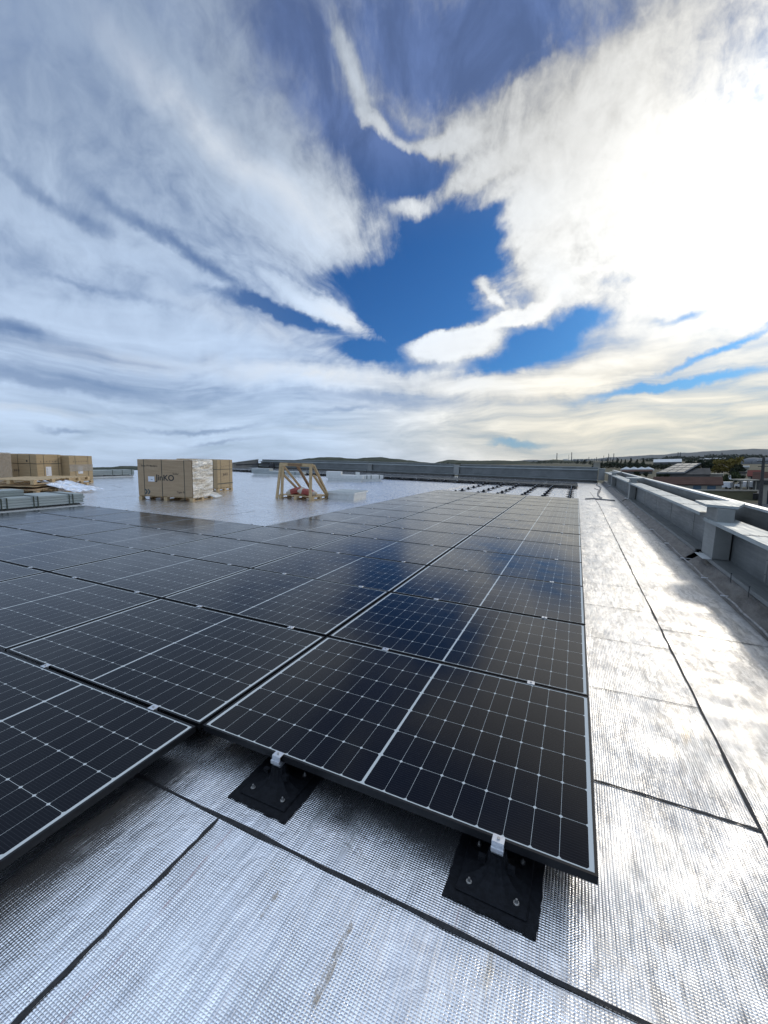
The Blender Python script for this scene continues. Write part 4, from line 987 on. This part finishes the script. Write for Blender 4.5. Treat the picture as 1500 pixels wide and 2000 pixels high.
building('long yellow-green yard wall below the parked white vehicles', 1338, 1478, 973, 958.5, 957, .4, M['wall_green'], M['plaster'], name='yard_wall', cat='wall', flat=True, lean=.02)
building('low beige roofed building behind the far end of the right parapet', 1214, 1274, 926, 921, 918.5, 14, M['plaster_grey'], M['roof_brown'], flat=False)
building('flat beige building above the roof corner in the distance', 1159, 1172, 915, 904, 903, 8, M['plaster'], M['plaster'], flat=True)
building('long white greenhouse roof in the middle distance', 1276, 1331, 908, 903, 897.5, 30, M['plaster_grey'], M['roof_white'])
building('low white warehouse behind the dark trees', 1366, 1418, 900, 897.5, 895.3, 25, M['plaster_grey'], M['roof_white'])
building('long low white warehouse at the far right', 1440, 1500, 896.5, 894, 891.5, 40, M['plaster_grey'], M['roof_white'])
building('small house with red tiled roof right of the yellow trees', 1460, 1489, 940, 930, 920, 12, M['plaster'], M['roof_red'], windows=((.2, .3, 1.2, 1.4), (.6, .3, 1.2, 1.4)))
building('pale shed with white flat roof right of the yellow trees', 1446, 1462, 922, 913, 910.5, 10, M['plaster'], M['roof_white'], flat=True)
building('beige workshop below the yellow trees', 1384, 1411, 934, 927, 925.5, 8, M['plaster'], M['plaster'], flat=True)
building('small grey kiosk left of the red-roofed house', 1445, 1456, 938, 925, 922, 4, M['plaster'], M['roof_grey'], flat=True)
building('brown-roofed house behind the utility pole', 1470, 1505, 957, 938, 924, 10, M['plaster_grey'], M['roof_brown'])
building('white-framed garage with dark openings at the right photo edge', 1487, 1560, 985, 946, 938, 9, M['plaster'], M['roof_grey'], windows=((.14, .02, 2.2, 2.6), (.5, .02, 2.2, 2.6)), flat=True)
# white tents
for i, px in enumerate((1223, 1238, 1253, 1266)):
    b = ground_at(px, 919); k_ = (b - EYE).length / FPX; h = at_dist(px, 911.5, math.hypot(b.x - EYE.x, b.y - EYE.y)).z - b.z; r = 8.5 * k_
    bm = bmesh.new(); nn = 12
    base = [bm.verts.new((r * math.cos(2 * math.pi * j / nn), r * math.sin(2 * math.pi * j / nn), h * .35)) for j in range(nn)]
    mid = [bm.verts.new((r * .45 * math.cos(2 * math.pi * j / nn), r * .45 * math.sin(2 * math.pi * j / nn), h * .72)) for j in range(nn)]
    low = [bm.verts.new((r * math.cos(2 * math.pi * j / nn), r * math.sin(2 * math.pi * j / nn), 0)) for j in range(nn)]; top = bm.verts.new((0, 0, h))
    for j in range(nn):
        q = (j + 1) % nn; bm.faces.new((low[j], low[q], base[q], base[j])); bm.faces.new((base[j], base[q], mid[q], mid[j])); bm.faces.new((mid[j], mid[q], top))
    o = link('tent', bm, M['roof_white'], roof=False); o.location = b; tag(o, 'white peaked tent roof beyond the far end of the right parapet, %s from the left' % ORD[i + 1], 'tent', 'white tents')
# storage domes
for i, px in enumerate((1470, 1494)):
    b = ground_at(px, 906); k_ = (b - EYE).length / FPX; r = 14 * k_; bm = bmesh.new()
    lathe(bm, [(r, 0), (r, r * .18), (r * .9, r * .36), (r * .68, r * .52), (r * .4, r * .62), (r * .05, r * .66)], 28); o = link('storage_dome', bm, M['pale_metal'], roof=False, smooth=True); o.location = b; tag(o, 'grey storage dome on the right skyline, the %s one' % ('left', 'right')[i], 'dome', 'storage domes')
# chimneys and refinery
def chimney(px, yb, yt, wpx, label, name='chimney', m='dark_metal', group='refinery chimneys'):
    d0 = 3200.0; b = at_dist(px, yb, d0); top = at_dist(px, yt, d0); k_ = d0 / FPX / .92
    t = thing(name, label, name.replace('_', ' '), (b.x, b.y, E0.z), 0, group, roof=False); H = top.z - E0.z; r = wpx * k_ / 2
    bm = bmesh.new(); cyl(bm, (0, 0, 0), (0, 0, H), r * 1.15, r * .8, 10); link('stack', bm, M[m], t)
    bm = bmesh.new(); cyl(bm, (0, 0, H * .93), (0, 0, H * .945), r * 1.5, r * 1.5, 10); link('gallery', bm, M[m], t)
    return t
for px, yt, wp, lb in ((1087.5, 885, 1.3, 'tapered chimney on the skyline, first from the left'), (1110.8, 888, .5, 'thin lattice mast on the skyline between the first two chimneys'), (1116.3, 883.5, 1.2, 'tall slender chimney on the skyline, second from the left'), (1188.6, 886, 1.1, 'left chimney of the close pair before the ridge'), (1198.4, 885.5, 1.1, 'right chimney of the close pair before the ridge'),
                       (1323.6, 883.5, 1.2, 'left chimney of the twin stacks before the blue ridge'), (1328, 883.5, 1.2, 'right chimney of the twin stacks before the blue ridge'), (1384, 884.5, .6, 'thin mast before the blue ridge'), (1179, 890, .7, 'short mast left of the close pair of chimneys')):
    chimney(px, 900, yt, wp, lb)
t = thing('refinery', 'cluster of dark process towers and blocks on the skyline', 'refinery', (*ground_at(1160, 902).xy, E0.z), 0, roof=False)
cx = ground_at(1160, 902)
rnd = random.Random(5)
for px in [1122, 1128, 1136, 1145, 1150, 1156, 1161, 1165, 1170, 1175, 1183, 1192, 1204]:
    d0 = 3100; b = at_dist(px, 900, d0); top = at_dist(px, rnd.uniform(892.5, 896.5), d0); k_ = d0 / FPX; bm = bmesh.new(); w = rnd.choice((.8, 1.0, 2.6)) * k_
    if w > 2 * k_: top = at_dist(px, 896.8, d0)
    rel = Vector((b.x - t.location.x, b.y - t.location.y, 0))
    if w < 2 * k_: cyl(bm, rel, rel + Vector((0, 0, top.z - E0.z)), w / 2, w / 2.4, 8); nm = 'process_tower'
    else: box(bm, rel.x - w * .8, rel.y - w * .4, 0, rel.x + w * .8, rel.y + w * .4, top.z - E0.z); nm = 'process_block'
    link(nm, bm, M['pale_metal' if w > 2 * k_ else 'dark_metal'], t)
building('white tank building among the refinery at the skyline', 1099, 1109, 902, 898, 897, 30, M['roof_white'], M['roof_white'], flat=True)
# lattice pylon on the skyline
d0 = 2600; b = at_dist(1409, 900, d0); H = at_dist(1409, 884, d0).z - E0.z; bm = bmesh.new(); w = 3 * d0 / FPX
for sx in (-1, 1): bar(bm, (sx * w, 0, 0), (sx * .8, 0, H), 1.6)
for k in range(4):
    u0, u1 = k / 5, (k + 1) / 5; bar(bm, (-w * (1 - u0), 0, H * u0), (w * (1 - u1), 0, H * u1), 1.0); bar(bm, (w * (1 - u0), 0, H * u0), (-w * (1 - u1), 0, H * u1), 1.0)
o = link('lattice_tower', bm, M['dark_metal'], roof=False); o.location = (b.x, b.y, E0.z); tag(o, 'spread-legged lattice tower before the blue ridge', 'tower')
# road, pole, vehicles
p0, p1, p2, p3 = ground_at(1330, 978), ground_at(1700, 990), ground_at(1700, 1060), ground_at(1330, 1010)
bm = bmesh.new(); poly(bm, [(p.x, p.y, E0.z + .012) for p in (p0, p1, p2, p3)][::-1]); bmesh.ops.recalc_face_normals(bm, faces=bm.faces[:]); tag(link('road', bm, M['asphalt'], roof=False), kind='structure')
p0, p1, p2, p3 = ground_at(1330, 955), ground_at(1560, 955), ground_at(1600, 974), ground_at(1330, 974)
bm = bmesh.new(); poly(bm, [(p.x, p.y, E0.z + .008) for p in (p0, p1, p2, p3)][::-1]); bmesh.ops.recalc_face_normals(bm, faces=bm.faces[:]); tag(link('yard', bm, M['asphalt'], roof=False), kind='structure')
b = ground_at(1484, 992); H = at_dist(1488, 893, math.hypot(b.x - EYE.x, b.y - EYE.y)).z - b.z
t = thing('utility_pole', 'dark utility pole at the right photo edge', 'pole', b, 0, roof=False)
bm = bmesh.new(); cyl(bm, (0, 0, -.2), (0, 0, H), .30, .2, 10); link('pole_shaft', bm, M['pole'], t)
bm = bmesh.new(); bar(bm, (-.9, 0, H - .7), (.9, 0, H - .7), .14); bar(bm, (-.7, 0, H - 1.6), (.7, 0, H - 1.6), .12); link('cross_arm', bm, M['pole'], t)
bm = bmesh.new()
for x in (-.8, -.3, .3, .8): cyl(bm, (x, 0, H - .63), (x, 0, H - .42), .05, .03, 8)
link('insulators', bm, M['roof_white'], t)
def van(px, py, ln, label, a, m='white_paint'):
    b = ground_at(px, py); t = thing('parked_van', label, 'van', b, a, 'white vehicles parked behind the yard wall', roof=False)
    bm = bmesh.new(); prism(bm, [(-ln / 2, .45), (ln / 2, .45), (ln / 2, 1.05), (ln / 2 - .9, 1.2), (ln / 2 - 1.6, 2.0), (-ln / 2 + .1, 2.1), (-ln / 2, 1.9)], -.95, .95, 'y'); bevel(bm, .06, 2); link('body', bm, M[m], t)
    bm = bmesh.new(); prism(bm, [(ln / 2 - 1.5, 1.25), (ln / 2 - .98, 1.25), (ln / 2 - 1.6, 1.9), (ln / 2 - 2.3, 1.9), (ln / 2 - 2.3, 1.25)], -.96, .96, 'y'); link('window', bm, M['glass_dark'], t)
    for x in (-ln / 2 + .9, ln / 2 - .9):
        for y in (-1, 1):
            bm = bmesh.new(); cyl(bm, (x, y * .75, .36), (x, y * .97, .36), .36, n=16); link('wheel', bm, M['tyre'], t)
    return t
van(1411, 955, 4.6, 'white van parked behind the yard wall, left of the trees', 2.4); van(1453, 954, 4.6, 'white van parked beside the beige shelter', 2.5); van(1438, 939, 5.0, 'white van seen side-on under the green trees', .2)
# shelter
b = ground_at(1447, 958); e = ground_at(1478, 958); L = (e - b).length; t = thing('shelter', 'open shelter with beige flat roof behind the yard wall', 'shelter', b, math.atan2(e.y - b.y, e.x - b.x), roof=False)
for x in (0.2, L / 2, L - .2):
    for y in (.2, 5): bm = bmesh.new(); box(bm, x - .1, y - .1, 0, x + .1, y + .1, 2.6); link('post', bm, M['plaster'], t)
link('roof', mbox(-.3, -.3, 2.603, L + .3, 5.5, 2.9), M['plaster'], t)
b = ground_at(1478, 976); t = thing('waste_container', 'black waste container beside the utility pole', 'container', b, 1.2, roof=False)
link('bin', mbox(-.9, -.6, .12, .9, .6, 1.25, bev=.04), M['tyre'], t); link('lid', mbox(-.95, -.65, 1.253, .95, .65, 1.35, bev=.03), M['tyre'], t)

# ------------------------------------------------------------------ air
def haze_build(t, b):
    v = t.new('ShaderNodeVolumePrincipled'); v.inputs['Color'].default_value = (.80, .88, 1.0, 1); v.inputs['Density'].default_value = 2.2e-5; v.inputs['Anisotropy'].default_value = .2
    t.n.remove(b); t.l.new(v.outputs[0], t.n['Material Output'].inputs['Volume'])
hm = mat('pale_air', build=haze_build)
bm = mbox(EYE.x - 15500, EYE.y - 15500, E0.z - 10, EYE.x + 15500, EYE.y + 15500, 420)
tag(link('haze', bm, hm, roof=False), 'thin pale haze over the far land', 'haze', kind='stuff')
